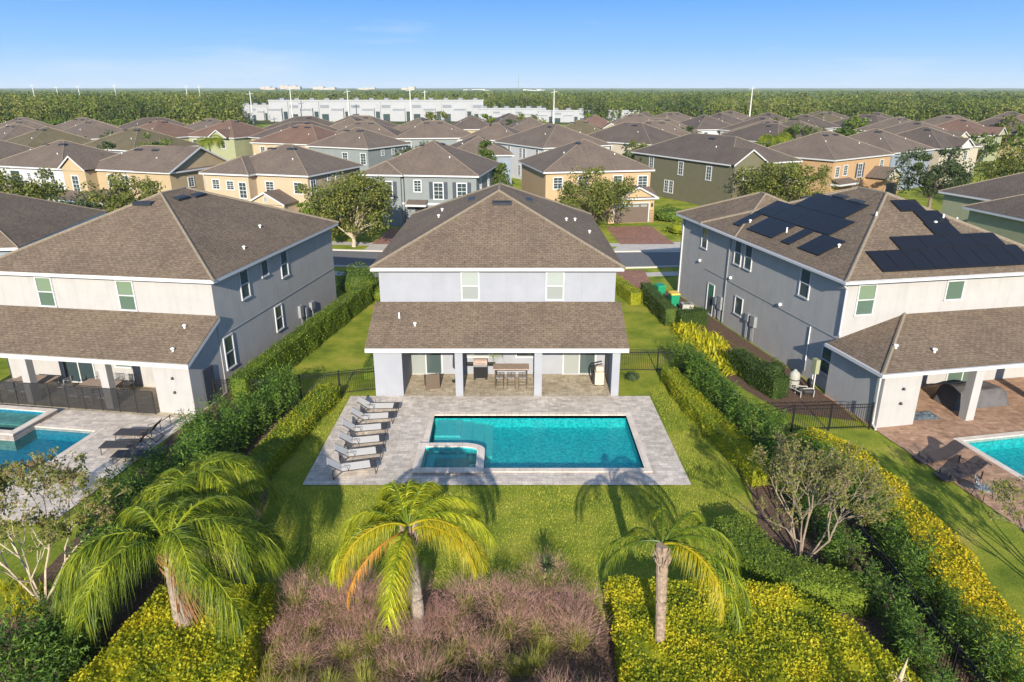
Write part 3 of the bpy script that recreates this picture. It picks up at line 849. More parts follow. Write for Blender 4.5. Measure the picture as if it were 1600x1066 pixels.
for xa in (-4.95, -9.4, -13.0): MB().box(xa, xa + .42, -2.85, -2.43, 0, 2.64).build('patio_column', M['wall_white'], H1)
window(H1, 'S', -8.6, .08, 1.8, 2.1, 0, 'glass_dark', rail=False, div=1, name='sliding_door')
window(H1, 'S', -5.8, 1.15, .95, 1.0, 0, 'glass_green', rail=False); window(H1, 'S', -3.1, 1.15, .95, 1.0, 0, 'glass_green', rail=False)
for z in (1.9, 1.15): MB().lathe([(.05, z), (.07, z + .05), (.03, z + .13)], (-.95, -2.92), 8).build('wall_light', M['dark'], H1)
roof_vents(H1, [(-.95, -2.5, 0), (-1.2, -.95, 0)], lambda x, y: 2.9 + (y + 3.25) * .43, .4, 'cap')
MB().box(0, .05, -1.9, -1.0, .05, 2.0).build('side_door', M['shutter'], H1)

# ---- white house with solar panels
H2 = thing('house', 'white two-storey house with black solar panels covering its brown roof', 'house', (RF[0], RF[1], 0), R(RF[2]))
MB().box(0, 13, 0, 15.6, 0, 6.12).build('wall', M['wall_white'], H2)
MB().box(.001, 8, 15.6, 20.0, 0, 6.12).build('wing_wall', M['wall_white'], H2)
hip_roof(H2, -.4, 13.4, -.4, 16.0, 6.3, SL, M['shingle'], cap_r=.10)
hip_roof(H2, -.396, 8.3, 11.0, 20.4, 6.302, SL, M['shingle'], fascia=False)
eaves(H2, -.395, 8.3, 15.7, 20.4, 6.296)
rz2 = lambda x, y: roofz(x, y, -.4, 13.4, -.4, 16, 6.3, SL)
roof_vents(H2, [(4.6, 11.2, 'W'), (5.3, 9.0, 'W'), (5.2, 7.3, 'W')], rz2, SL)
roof_vents(H2, [(7.6, 3.6, 0), (12.0, 3.0, 0), (1.1, 12.0, 0), (1.5, 3.2, 0)], rz2, SL, 'cap')
roof_vents(H2, [(8.4, 4.0, 0), (9.6, 4.3, 0), (4.4, 4.4, 0), (1.3, 8.0, 0)], rz2, SL, 'pipe')
window(H2, 'S', 1.15, 4.4, .92, 1.52, 0, 'glass_green'); window(H2, 'S', 6.3, 4.92, .95, .95, 0, 'glass_green', rail=False)
for yc, z, ww, hh in ((3.5, 4.4, .85, 1.5), (9.75, 4.45, .8, 1.5), (11.1, 4.45, .8, 1.5), (16.0, 4.5, .8, 1.4), (10.3, 1.25, .9, 1.1), (.62, .95, .9, 1.4)):
    window(H2, 'W', yc, z, ww, hh, 0 if yc < 15.6 else .001, 'glass_teal', rail=hh > 1.2)
window(H2, 'W', 14.3, .1, .9, 2.1, 0, 'glass_teal', rail=False, name='side_door')
MB().box(-.03, 0, .1, 15.5, 3.05, 3.09).build('floor_line', M['greymetal'], H2)
MB().tube([(-.05, 12.2, 5.9), (-.05, 12.2, .1)], .045, 8).build('service_conduit', M['greymetal'], H2)
MB().tube([(-.05, 2.4, 3.0), (-.05, 2.4, .4)], .03, 6).build('drain_pipe', M['white'], H2)
for ya, za in ((5.5, 3.25), (11.6, 3.3), (16.3, 3.4)):
    MB().lathe([(.06, za), (.10, za + .05), (.10, za + .15), (.04, za + .2)], (-.1, ya), 8).build('flood_light', M['white'], H2)
for ya, za, dw, dh in ((7.9, 1.1, .5, .7), (8.7, 1.25, .35, .5), (12.4, .9, .5, .9), (13.1, 1.1, .3, .5)):
    m = MB().box(-.2, 0, ya, ya + dw, za, za + dh)
    for q in (.2, .5, .8): m.tube([(-.1, ya + dw * q, za), (-.1, ya + dw * q, .15)], .022, 6)
    m.build('meter_box', M['greymetal'], H2)
# gutters and downspouts
gt = MB(); gt.box(-.52, 13.4, -.52, -.40, 6.14, 6.27); gt.box(-.52, -.40, -.40, 16, 6.14, 6.27); gt.build('gutter', M['trim'], H2)
MB().tube([(-.46, -.2, 6.14), (-.1, -.1, 5.85), (-.06, -.07, 5.7), (-.06, -.07, 3.35)], .055, 8).build('downspout', M['trim'], H2)
MB().tube([(-.06, 19.6, 6.1), (-.06, 19.6, .2)], .06, 8).build('downspout', M['trim'], H2)
# patio roof of the solar house: hipped at its end
prm = MB()
prm.add([(-.68, -4.3, 2.95), (13.6, -4.3, 2.95), (13.6, -.003, 4.25), (3.6, -.003, 4.25), (-.68, -.003, 2.95)], [(0, 1, 2, 3), (0, 3, 4)])
pro = prm.build('patio_roof', M['shingle'], H2)
MB().tube([(-.68, -4.3, 2.95), (3.6, -.01, 4.25)], .1, 6).build('ridge_cap', M['ridge'], pro)
g = MB(); g.box(-.78, 13.6, -4.42, -4.28, 2.78, 2.94); g.box(-.78, -.66, -4.28, .0, 2.78, 2.94); g.quad((-.66, -4.28, 2.80), (-.66, -.0, 2.80), (13.6, -.0, 2.80), (13.6, -4.28, 2.80)); g.build('gutter', M['trim'], H2)
MB().tube([(-.6, -3.9, 2.8), (-.42, -3.9, 2.6), (-.38, -3.9, .2), (-.5, -4.3, .1)], .055, 8).build('downspout', M['trim'], H2)
MB().add([(-.3, -4.05, 0), (1.7, -4.05, 0), (1.7, -.004, 0), (-.3, -.004, 0), (-.3, -4.05, 2.79), (1.7, -4.05, 2.79), (1.7, -.004, 2.79), (-.3, -.004, 2.79)], [(4, 5, 6, 7), (0, 1, 5, 4), (1, 2, 6, 5), (3, 0, 4, 7)]).build('end_wall', M['wall_white'], H2)
for xa in (4.5, 9.4): MB().box(xa, xa + .45, -4.2, -3.75, 0, 2.79).build('patio_column', M['wall_white'], H2)
window(H2, 'S', 3.9, .08, 2.2, 2.15, 0, 'glass_green', rail=False, div=1, name='sliding_door')
window(H2, 'S', 8.0, .08, 1.9, 2.15, 0, 'glass_green', rail=False, div=1, name='sliding_door')
for z in (1.95, 1.2): MB().lathe([(.05, z), (.08, z + .05), (.03, z + .13)], (.75, -4.13), 8).build('wall_light', M['dark'], H2)
for x, y in ((1.2, -2.6), (2.95, -3.1)):
    zz = 2.95 + .3 * min(y + 4.3, x + .68)
    MB().lathe([(.06, zz - .1), (.06, zz + .12), (.12, zz + .14), (.11, zz + .20)], (x, y), 10).build('vent_cap', M['white'], H2)

# solar arrays: each module is a thin framed slab lying on its roof plane
def module(x0, x1, y0, y1, plane, idx):
    """plane 'W': rises with x; 'S': rises with y. frame + cells"""
    zf = (lambda x, y: 6.3 + SL * (x + .4) + .10) if plane == 'W' else (lambda x, y: 6.3 + SL * (y + .4) + .10)
    m = MB()
    def slab(mb, a, b, c, d, t0, t1):
        v = [(a, c), (b, c), (b, d), (a, d)]
        mb.add([(x, y, zf(x, y) + t0) for x, y in v] + [(x, y, zf(x, y) + t1) for x, y in v], [(3, 2, 1, 0), (4, 5, 6, 7), (0, 1, 5, 4), (1, 2, 6, 5), (2, 3, 7, 6), (3, 0, 4, 7)])
    slab(m, x0 + .012, x1 - .012, y0 + .012, y1 - .012, -.05, 0)
    o = m.build('solar_panel', M['black'], H2)
    c = MB(); slab(c, x0 + .04, x1 - .04, y0 + .04, y1 - .04, -.01, .004); c.build('cells', M['solar'], o)
mw = 1.02
cols_w = {  # rows of modules on the side slope: x (run up the slope) -> list of y starts
}
lx = 1.55                               # a module's length along the slope, in plan
# upper band
for k in range(5): module(3.55, 3.55 + lx, 6.0 + k * mw, 6.0 + (k + 1) * mw, 'W', k)
# middle band
for k in range(8): module(1.98, 1.98 + lx, 4.9 + k * mw, 4.9 + (k + 1) * mw, 'W', k)
# lower band
for y in (3.3, 4.32): module(.40, .40 + lx, y, y + mw, 'W', 0)
module(.40, .40 + lx, 6.2, 6.2 + mw * .9, 'W', 0)
for k in range(3): module(.40, .40 + lx, 8.1 + k * mw, 8.1 + (k + 1) * mw, 'W', 0)
module(.40, .40 + lx, 12.1, 12.1 + mw * .9, 'W', 0)
# rear slope
for k in range(9): module(1.9 + k * mw, 1.9 + (k + 1) * mw, .02, 1.57, 'S', 0)
for k in range(4): module(4.0 + k * 1.62, 4.0 + (k + 1) * 1.62, 1.59, 2.61, 'S', 0)
module(6.85, 6.85 + 1.62, 2.63, 3.65, 'S', 0)
module(6.95, 6.95 + 1.62, 3.67, 4.69, 'S', 0)
module(6.2, 6.2 + 1.62, 4.71, 5.73, 'S', 0)

# ------------------------------------------------------------------ houses across the street
def house(label, corner, yaw, W, D, wall, rf='shingle_far', eave=6.0, sl=SL, wins=(), vents=2, group=None, second=None, oh=.4, caps=True):
    h = thing('house', label, 'house', (corner[0], corner[1], 0), R(yaw), group)
    MB().box(0, W, 0, D, 0, eave - .17).build('wall', M[wall], h)
    hip_roof(h, -oh, W + oh, -oh, D + oh, eave, sl, M[rf], caps=caps, cap_r=.055)
    f = lambda x, y: roofz(x, y, -oh, W + oh, -oh, D + oh, eave, sl)
    if W <= D: vp = [(W / 2, D * .5 - 3.2, 'S')] if False else [(W / 2 - 1.0, D * .5 - 1, 'W'), (W / 2 + 1.0, D * .5 + .6, 'E')]
    else: vp = [(W * .5 - 1.6, D / 2 - 1.0, 'S'), (W * .5 + 1.2, D / 2 - 1.0, 'S')]
    roof_vents(h, vp[:vents], f, sl)
    roof_vents(h, [(W * .72, D * .22, 0), (W * .25, D * .3, 0)][:vents], f, sl, 'cap')
    for w_ in wins:
        side, a, z, ww, hh = w_[:5]; kw = w_[5] if len(w_) > 5 else {}
        pos = {'S': 0, 'N': D, 'E': W, 'W': 0}[side]
        if 'pos' in kw: pos = kw['pos']; kw = {k: v for k, v in kw.items() if k != 'pos'}
        kw.setdefault('muntin', 1); kw.setdefault('glass', 'glass_dark'); kw.setdefault('fr', .12)
        window(h, side, a, z, ww, hh, pos, **kw)
    return h

# slate grey-green house with shutters
hE = house('blue-grey two-storey house with dark shutters directly across the street', (-17.3, 83.3), -8.5, 13.4, 14.0, 'wall_grey',
           wins=[('S', 3.0, 3.4, 1.1, 1.75), ('S', 6.5, 4.1, .75, 1.2), ('S', 8.95, 3.3, 1.0, 1.75), ('S', 11.7, 3.3, 1.0, 1.75), ('E', 2.5, 3.8, .8, 1.5), ('E', 7.5, 3.8, .8, 1.5)])
for a, ww in ((3.0, 1.1), (8.95, 1.0), (11.7, 1.0)): shutters(hE, a, 3.3, ww, 1.9, 0)
MB().box(-.03, 13.43, -.07, -.001, 2.55, 2.8).build('belt_band', M['trim'], hE)
m = MB(); m.quad((5.3, -1.3, 2.75), (7.7, -1.3, 2.75), (7.7, -.08, 3.15), (5.3, -.08, 3.15)); m.build('porch_roof', M['shingle_far'], hE)
MB().box(5.3, 7.7, -1.3, -.08, 2.52, 2.74).build('porch_beam', M['trim'], hE)
MB().box(6.1, 7.1, -.04, -.001, .1, 2.3).build('front_door', M['dark'], hE)
MB().tube([(4.9, -.08, 5.8), (4.9, -.08, .2)], .05, 6).build('downspout', M['dark'], hE)
m = MB().box(7.9, 12.7, -.05, -.001, .05, 2.35); m.build('garage_door', M['trim'], hE)
# lower front wing and a lower bay roof of the same house
hip_roof(hE, -.41, 5.0, -.75, 6.0, 6.01, SL, M['shingle_far'])
MB().box(-.01, 4.6, -.38, 0, 0, 5.83).build('wing_wall', M['wall_grey'], hE)
for a in (3.0,):
    window(hE, 'S', a, 3.4, 1.1, 1.75, -.38, 'glass_dark', muntin=1, fr=.12); shutters(hE, a, 3.3, 1.1, 1.9, -.38)

# peach house with the brown garage door
hF = house('peach two-storey house with a brown garage door and a brick driveway', (4.0, 85.2), 11.5, 13.2, 13.4, 'wall_peach',
           wins=[('S', 1.5, 4.0, 1.0, 1.25), ('S', 4.6, 4.0, 1.0, 1.25), ('S', 9.0, 3.9, 1.0, 1.4), ('S', 12.2, 3.9, 1.1, 1.3)])
MB().box(7.2, 12.9, -2.4, -.001, 0, 2.9).build('garage_wall', M['wall_peach'], hF)
MB().add([(6.8, -2.8, 3.0), (13.3, -2.8, 3.0), (13.3, -.01, 3.95), (6.8, -.01, 3.95)], [(0, 1, 2, 3)]).build('garage_roof', M['shingle_far'], hF)
MB().box(6.8, 13.3, -2.84, -2.6, 2.8, 2.99).build('garage_fascia', M['trim'], hF)
gable(hF, 8.3, 13.2, -2.86, 1.0, 3.05, .52, M['shingle_far'], M['wall_peach'])
MB().box(7.9, 12.2, -2.46, -2.401, .05, 2.3).build('garage_door', M['door_brown'], hF)
m = MB()
for k in range(4): m.box(8.1 + k * 1.03, 8.9 + k * 1.03, -2.49, -2.461, 1.9, 2.15)
m.build('garage_window', M['glass_pale'], hF)
m = MB(); m.box(7.78, 7.9, -2.47, -2.402, .05, 2.4).box(12.2, 12.32, -2.47, -2.402, .05, 2.4).box(7.78, 12.32, -2.48, -2.402, 2.3, 2.42); m.build('garage_trim', M['trim'], hF)
MB().box(12.35, 12.92, -2.48, -2.2, 0, 1.5).build('stone_pier', M['stone'], hF)
MB().box(12.5, 12.7, -2.6, -2.5, 1.9, 2.3).build('wall_light', M['dark'], hF)

# tan house
hD = house('tan two-storey house with white gabled porch beside the blue-grey shuttered house', (-35.2, 85.6), -18.5, 12.6, 11.6, 'wall_tan',
           wins=[('S', 7.4, 3.9, 1.0, 1.15), ('S', 11.2, 3.9, .9, 1.2), ('E', 1.0, 3.7, .9, 1.6), ('E', 4.4, 5.0, .6, .6), ('E', 6.2, 5.0, .6, .6)])
MB().box(-.6, 5.6, -1.4, -.001, 0, 5.83).build('wing_wall', M['wall_tan'], hD)
hip_roof(hD, -1.0, 6.0, -1.8, 7.0, 6.012, SL, M['shingle_far'])
for a, z, ww, hh in ((1.0, 4.2, .9, 1.0), (3.0, 4.2, .9, .9), (4.7, 3.3, .9, 1.7)): window(hD, 'S', a, z, ww, hh, -1.4, 'glass_dark', muntin=1, fr=.12)
MB().box(6.3, 10.9, -2.6, -.002, 0, 2.9).build('porch_wall', M['wall_tan'], hD)
gable(hD, 6.0, 11.2, -2.9, .0, 3.0, .5, M['shingle_far'], M['wall_tan'])
window(hD, 'S', 8.6, 3.2, .4, .5, -2.62, 'glass_pale', rail=False, fr=.06)

# olive house
hI = house('olive green two-storey house with a long side wall facing the street bend', (28.4, 93.9), 25.5, 12.0, 21.5, 'wall_olive', 'shingle_dark',
           wins=[('W', 4.0, 3.6, .9, 1.7, dict(glass='glass_teal')), ('W', 10.0, 3.7, .9, 1.7, dict(glass='glass_teal')), ('W', 17.0, 3.9, .9, 1.6, dict(glass='glass_teal')),
                 ('W', 11.9, .9, .8, 1.6), ('W', 13.0, .9, .8, 1.6)])
gable(hI, -.4, 5.6, -1.2, 4.0, 6.012, .62, M['shingle_dark'], M['wall_olive'])
MB().box(-.01, 5.2, -.88, 0, 0, 5.83).build('bay_wall', M['wall_olive'], hI)
window(hI, 'S', 2.6, 4.0, 1.9, 1.3, -.88, 'glass_dark', muntin=3, fr=.14)
gable(hI, 6.4, 11.5, -2.0, .0, 2.9, .5, M['shingle_dark'], M['wall_olive'])
MB().box(6.7, 11.2, -1.7, -.002, 0, 2.8).build('porch_wall', M['wall_olive'], hI)

# orange house beyond the solar roof
hJ = house('orange two-storey house with a gabled entry behind the solar-panel roof', (44.5, 100.0), 37.0, 16.0, 13.0, 'wall_orange',
           wins=[('S', 1.3, 3.6, .9, 1.3), ('S', 3.4, 3.7, .9, 1.3), ('S', 7.4, 3.2, 1.1, 1.8), ('S', 13.5, 4.0, .9, 1.2)])
shutters(hJ, 7.4, 3.1, 1.1, 2.0, 0)
m = MB(); m.quad((-.1, -1.5, 2.75), (4.8, -1.5, 2.75), (4.8, -.01, 3.3), (-.1, -.01, 3.3)); m.build('porch_roof', M['shingle_far'], hJ)
MB().box(-.1, 4.8, -1.55, -.01, 2.5, 2.73).build('porch_beam', M['trim'], hJ)
gable(hJ, 9.2, 14.2, -3.2, .0, 3.0, .6, M['shingle_far'], M['wall_cream'])
MB().box(9.6, 13.8, -2.9, -.002, 0, 2.85).build('garage_wall', M['wall_orange'], hJ)
MB().box(10.0, 13.4, -2.96, -2.901, .05, 2.3).build('garage_door', M['dark'], hJ)

# slate, cream and white houses receding along the bend
hK = house('slate-blue house squeezed behind the orange house at the bend', (58.5, 111.5), 36, 12.5, 13, 'wall_slate', wins=[('S', 9, 3.8, 1.2, 1.5), ('W', 2.5, 3.8, .8, 1.4)])
hL = house('cream house with a white gabled front just beyond the slate-blue house', (70.5, 119.5), 32, 12, 13, 'wall_cream', 'shingle_dark', wins=[('S', 3, 3.8, 1.0, 1.5), ('S', 8, 3.8, 1.0, 1.5)])
gable(hL, 3.5, 8.5, -1.2, 3, 6.01, .6, M['shingle_dark'], M['wall_bright'])

# townhouses on the far side: white and tan halves under one long roof line
hT = house('tan townhouse with a tall gabled end wall beyond the white house', (-53.0, 89.2), -19.5, 13.4, 10.0, 'wall_ochre', 'shingle_far', sl=.46,
           wins=[('E', 3.2, 4.0, .8, 1.0), ('E', 6.0, 3.2, 1.1, 1.9), ('S', 4.3, 3.8, 1.1, 1.5), ('S', 6.4, 3.8, 1.1, 1.5)], vents=2)
gable(hT, 8.4, 13.95, -.55, 10.55, 6.02, .46, M['shingle_far'], M['wall_ochre'], axis='x', oh=.42)
MB().box(-1.6, 2.0, -1.6, -.001, 0, 5.83).build('bay_wall', M['wall_ochre'], hT)
gable(hT, -2.0, 2.4, -2.0, 3.0, 6.02, .75, M['shingle_far'], M['wall_ochre'])
window(hT, 'S', .2, 3.3, .95, 1.9, -1.6, 'glass_dark', muntin=1, fr=.15)
m = MB(); m.quad((-2.0, -4.2, 2.7), (7.6, -4.2, 2.7), (7.0, -.01, 3.7), (-1.6, -1.61, 3.5)); m.build('porch_roof', M['shingle_far'], hT)
MB().box(-2.0, 7.6, -4.25, -4.1, 2.45, 2.69).build('porch_beam', M['trim'], hT)
MB().box(-1.6, 7.2, -3.9, -1.62, 0, 2.45).build('porch_wall', M['wall_ochre'], hT)
hW = house('white townhouse with an open balcony next to the tan gabled townhouse', (-67.2, 93.2), -19.5, 12.3, 11.5, 'wall_bright', 'shingle_far',
           wins=[('S', 6.4, 4.3, .5, .9), ('S', 8.8, 3.6, .7, 1.9), ('S', 10.4, 3.6, .7, 1.9), ('S', 4.0, 3.4, 1.6, 2.0, dict(muntin=0, rail=False))])
m = MB(); m.quad((3.5, -5.5, 2.7), (11.0, -5.5, 2.7), (9.6, -2.4, 3.9), (5.0, -2.4, 3.9)); m.quad((5.0, -2.4, 3.9), (9.6, -2.4, 3.9), (11.0, -.01, 3.0), (3.5, -.01, 3.0)); m.quad((11.0, -5.5, 2.7), (11.0, -.01, 3.0), (9.6, -2.4, 3.9)); m.quad((3.5, -.01, 3.0), (3.5, -5.5, 2.7), (5.0, -2.4, 3.9))
m.build('porch_roof', M['shingle'], hW)
MB().box(3.5, 11.0, -5.56, -5.4, 2.45, 2.69).build('porch_beam', M['trim'], hW)
MB().box(3.9, 5.0, -5.2, -.01, 0, 2.45).build('porch_wall', M['wall_bright'], hW)
house('cream townhouse at the picture edge joined to the white townhouse', (-82.5, 99.0), -19.5, 14.5, 11.5, 'wall_cream', 'shingle_far', wins=[('S', 10, 3.6, .9, 1.6), ('S', 12.6, 3.6, .9, 1.6)])

# neighbours at the sides, seen mostly as roofs
hFL = house('house with a dark slate side wall partly cut off beside the white mesh-fence house', (-45.0, 41.5), 8.0, 14.0, 13.0, 'wall_slate', 'shingle', wins=[('E', 1.4, 4.2, .9, 1.4, dict(muntin=0, glass='glass_teal', fr=.07))])
hG1 = house('pale green house with a shaded eave behind the solar-panel house', (44.7, 56.5), 15.0, 14, 12.3, 'wall_green', 'shingle_dark', vents=1)
hG2 = house('pale green house nearest the solar panels, in front of another green house', (39.7, 46.3), 9.0, 13, 12.2, 'wall_green', 'shingle_dark', eave=6.1, vents=0)

# third row
house('blue-grey house with long side wall behind the tan and shuttered houses', (-35.0, 125.4), -27, 12.6, 11.5, 'wall_grey', 'shingle_far', wins=[('S', 7.8, 3.4, 1.0, 1.7), ('S', 11.6, 3.4, 1.0, 1.7), ('S', 1.2, 3.5, .9, 1.5), ('E', 4.0, 4.6, .7, .8), ('E', 7.0, 4.6, .7, .8), ('E', 10.2, 4.0, .7, 1.5)])
house('tan house under a rust-red roof in the third row', (-47.6, 134.0), -24, 15, 12, 'wall_tan', 'shingle_red', wins=[('S', 2.2, 3.8, .9, 1.4)])
house('pale house with a long windowed side wall behind the gap beside the peach house', (5.3, 121.0), 29, 13.5, 17, 'wall_bright', 'shingle_far',
      wins=[('W', 2.2, 3.6, .8, 1.9), ('W', 6.5, 3.8, .8, 1.6), ('W', 7.8, 3.8, .8, 1.6), ('W', 12, 4.0, .8, 1.5), ('W', 6.6, .8, .8, 1.6), ('W', 8.2, .8, .8, 1.6)])
house('teal-walled house right behind the shuttered house', (-9.5, 107.0), 6, 9.5, 13, 'wall_slate', 'shingle_far', wins=[('S', 6, 3.6, 1.4, 1.4)])
house('house under a long dark ridge behind the peach house', (24.5, 128.6), 46, 13, 17, 'wall_cream', 'shingle_dark', wins=[('W', 3, 3.8, .9, 1.5), ('W', 9, 3.8, .9, 1.5)])
house('cream house with one side roof over the cypress hedge beyond the shuttered house', (-10.0, 141), -10, 12, 12, 'wall_cream', 'shingle_far', wins=[('S', 3, 3.8, .9, 1.5)])

t = thing('parked_car', 'dark parked car in front of the white townhouse porch', 'car', (*G(121, 326), 0), R(-110))
prof = [(-2.2, .35), (-2.25, .8), (-1.9, .95), (-1.35, 1.42), (.35, 1.45), (1.1, .98), (2.1, .85), (2.25, .4)]
m = MB(); nP = len(prof)
m.add([(x, -.88, z) for x, z in prof] + [(x, .88, z) for x, z in prof], [tuple(range(nP)), tuple(reversed(range(nP, 2 * nP)))] + [(i, i + nP, (i + 1) % nP + nP, (i + 1) % nP) for i in range(nP)])
m.build('body', M['dark'], t, bevel=.06)
m = MB()
for s_ in (-.885, .885): m.quad((-1.7, s_, .98), (.85, s_, .98), (.25, s_, 1.36), (-1.28, s_, 1.34))
m.build('side_window', M['glass_teal'], t); MB().quad((-1.93, -.7, .99), (-1.93, .7, .99), (-1.42, .62, 1.39), (-1.42, -.62, 1.39)).build('rear_window', M['glass_teal'], t)
for x in (-1.4, 1.4):
    for s_ in (-.80, .80): MB().tube([(x, s_ - .1, .33), (x, s_ + .1, .33)], .33, 14).build('wheel', M['black'], t)
# the far rows: prototypes copied; each copy keeps its own place, turn, wall and roof tint
protos = []
wallc = ['wall_cream', 'wall_tan', 'wall_bright', 'wall_grey', 'wall_green', 'wall_ochre', 'wall_slate', 'wall_peach']
roofc = ['shingle_far', 'shingle_far', 'shingle_dark', 'shingle_far', 'shingle_red', 'shingle_dark', 'shingle_olive', 'shingle_far']
occupied = [(o.location.x, o.location.y) for o in COL.objects if o.name.startswith('house') and o.parent is None]
def proto(k):
    W, D = [(13, 15), (15, 12), (12.5, 14), (16, 12.5), (13, 13.5), (12, 17), (14, 13), (17, 13)][k]
    h = house('', (0, -500), 0, W, D, wallc[k], roofc[k], eave=5.8, wins=[('S', 2.5, 3.6, 1.0, 1.5, dict(muntin=0)), ('S', W - 3, 3.6, 1.0, 1.5, dict(muntin=0)), ('W', 3, 3.6, 1.0, 1.4, dict(muntin=0))], caps=True)
    if k in (0, 4): gable(h, W * .55, W * .55 + 5, -1.2, 4, 5.82, .6, M[roofc[k]], M[wallc[k]])
    return h
protos = [proto(k) for k in range(8)]
tone = {0: 'cream-walled', 1: 'tan-walled', 2: 'white-walled', 3: 'grey-walled', 4: 'red-brown-roofed', 5: 'ochre-walled', 6: 'olive-roofed slate', 7: 'peach-walled'}
rr = random.Random(12)
def far_limit(x, y):
    a = x / y
    if a < -.36: return 176
    if a < .12: return 196
    return 214
used_p = set(); n_far = 0
for ri, d in enumerate([119, 134, 149, 164, 179, 194, 209]):
    x = -.80 * d + rr.uniform(0, 10)
    while x < .80 * d:
        bend = abs(x) / d
        y = d + (x * x) / (d * 9) + rr.uniform(-2, 2)
        near = min([math.dist((x + 6, y + 5), (a + 6, b + 7)) for a, b in occupied])
        if near > (16 if d < 140 else 13.5) and y < far_limit(x, y) and not (d < 125 and abs(x) < 40) and not (.23 < x / y < .30 and d < 160):
            k = rr.choice([0, 0, 1, 1, 2, 3, 3, 4, 5, 5, 6, 7, 0, 5])
            if x / y > .15 and rr.random() < .5: k = rr.choice([2, 5, 1])
            zone = 'before the pine wood' if x / y < -.34 else ('before the long white warehouses' if x / y < .08 else ('before the low white sheds' if x / y < .26 else 'beyond the orange house'))
            dist = 'nearer rows' if d < 145 else ('middle rows' if d < 175 else 'farthest rows')
            lab = f'small {tone[k]} house in the {dist} {zone}'
            if ' with ' in tone[k]: lab = f'small house, {tone[k]}, in the {dist} {zone}'
            rz = math.atan2(x, 320) + rr.uniform(-.2, .2) + (.35 if x > 40 else (-.35 if x < -45 else 0)) + (PI / 2 if rr.random() < .2 else 0)
            o = protos[k]
            if k in used_p: o = dup(protos[k], (x, y, 0), rz, lab, f'{tone[k]} houses in the {dist} {zone}')
            else:
                used_p.add(k); o.location = (x, y, 0); o.rotation_euler = (0, 0, rz); o['label'] = lab; o['group'] = f'{tone[k]} houses in the {dist} {zone}'
            occupied.append((x, y)); n_far += 1
        x += rr.uniform(14.2, 16.5)
for k, p in enumerate(protos):
    if k not in used_p:
        for c in list(p.children_recursive): bpy.data.objects.remove(c)
        bpy.data.objects.remove(p)
print('far houses', n_far)

# ------------------------------------------------------------------ warehouses, poles, skyline
def warehouse(label, x, y, W, D, H, rz=0, bays=6, step=1.6):
    t = thing('warehouse', label, 'warehouse', (x, y, 0), rz)
    MB().box(0, W, 0, D, 0, H - .6).build('wall', M['warehouse'], t)
    m = MB(); m.box(-.2, W + .2, -.25, .2, H - .6, H); m.box(-.2, .2, .2, D, H - .6, H); m.box(W - .2, W + .2, .2, D, H - .6, H); m.build('parapet', M['warehouse'], t)
    for k in range(bays * 2): MB().box(W * (k + .3) / bays / 2, W * (k + .3) / bays / 2 + 2.2, D * .3, D * .3 + 2, H - .6, H + .7).build('rooftop_unit', M['warehouse_grey'], t)
    bw = W / bays; rr_ = random.Random(int(x))
    for k in range(bays):
        x0 = k * bw
        MB().box(x0 + .5, x0 + bw * .42, -step, -.001, 0, H * .62).build('front_bay', M['warehouse'], t)
        MB().box(x0 + bw * .45, x0 + bw * .62, -step * .4, -.001, 0, H * .9).build('entrance_tower', M['warehouse'], t)
        MB().box(x0 + .52, x0 + bw * .40, -step - .03, -step + .01, H * .50, H * .58).build('grey_band', M['warehouse_grey'], t)
        MB().box(x0 + bw * .47, x0 + bw * .60, -step * .4 - .04, -step * .4 + .01, 0, H * .46).build('loading_door', M['glass_dark'], t)
        MB().box(x0 + bw * .66, x0 + bw * .95, -.05, .001, H * .62, H * .76).build('window_strip', M['warehouse_grey'], t)
        MB().box(x0 + bw * .70, x0 + bw * .92, -.06, .001, 0, H * .34).build('loading_door', M['glass_dark'], t)
    return t
warehouse('longest white warehouse with stepped parapets at the centre of the horizon', -118, 360, 104, 40, 10.0, R(2), 7)
warehouse('low white warehouse right of the longest one', -16, 352, 32, 30, 6.4, 0, 3, 1.0)
warehouse('white shed row in front of the wood, behind the peach house', 12, 352, 48, 18, 5.6, R(-4), 4, .8)
warehouse('farthest white shed with a slanting roof before the right-hand wood', 62, 374, 36, 20, 5.8, R(-6), 3, .8)
warehouse('small white building half hidden by trees left of the longest warehouse', -146, 372, 26, 20, 7.5, R(4), 3, 1.0)

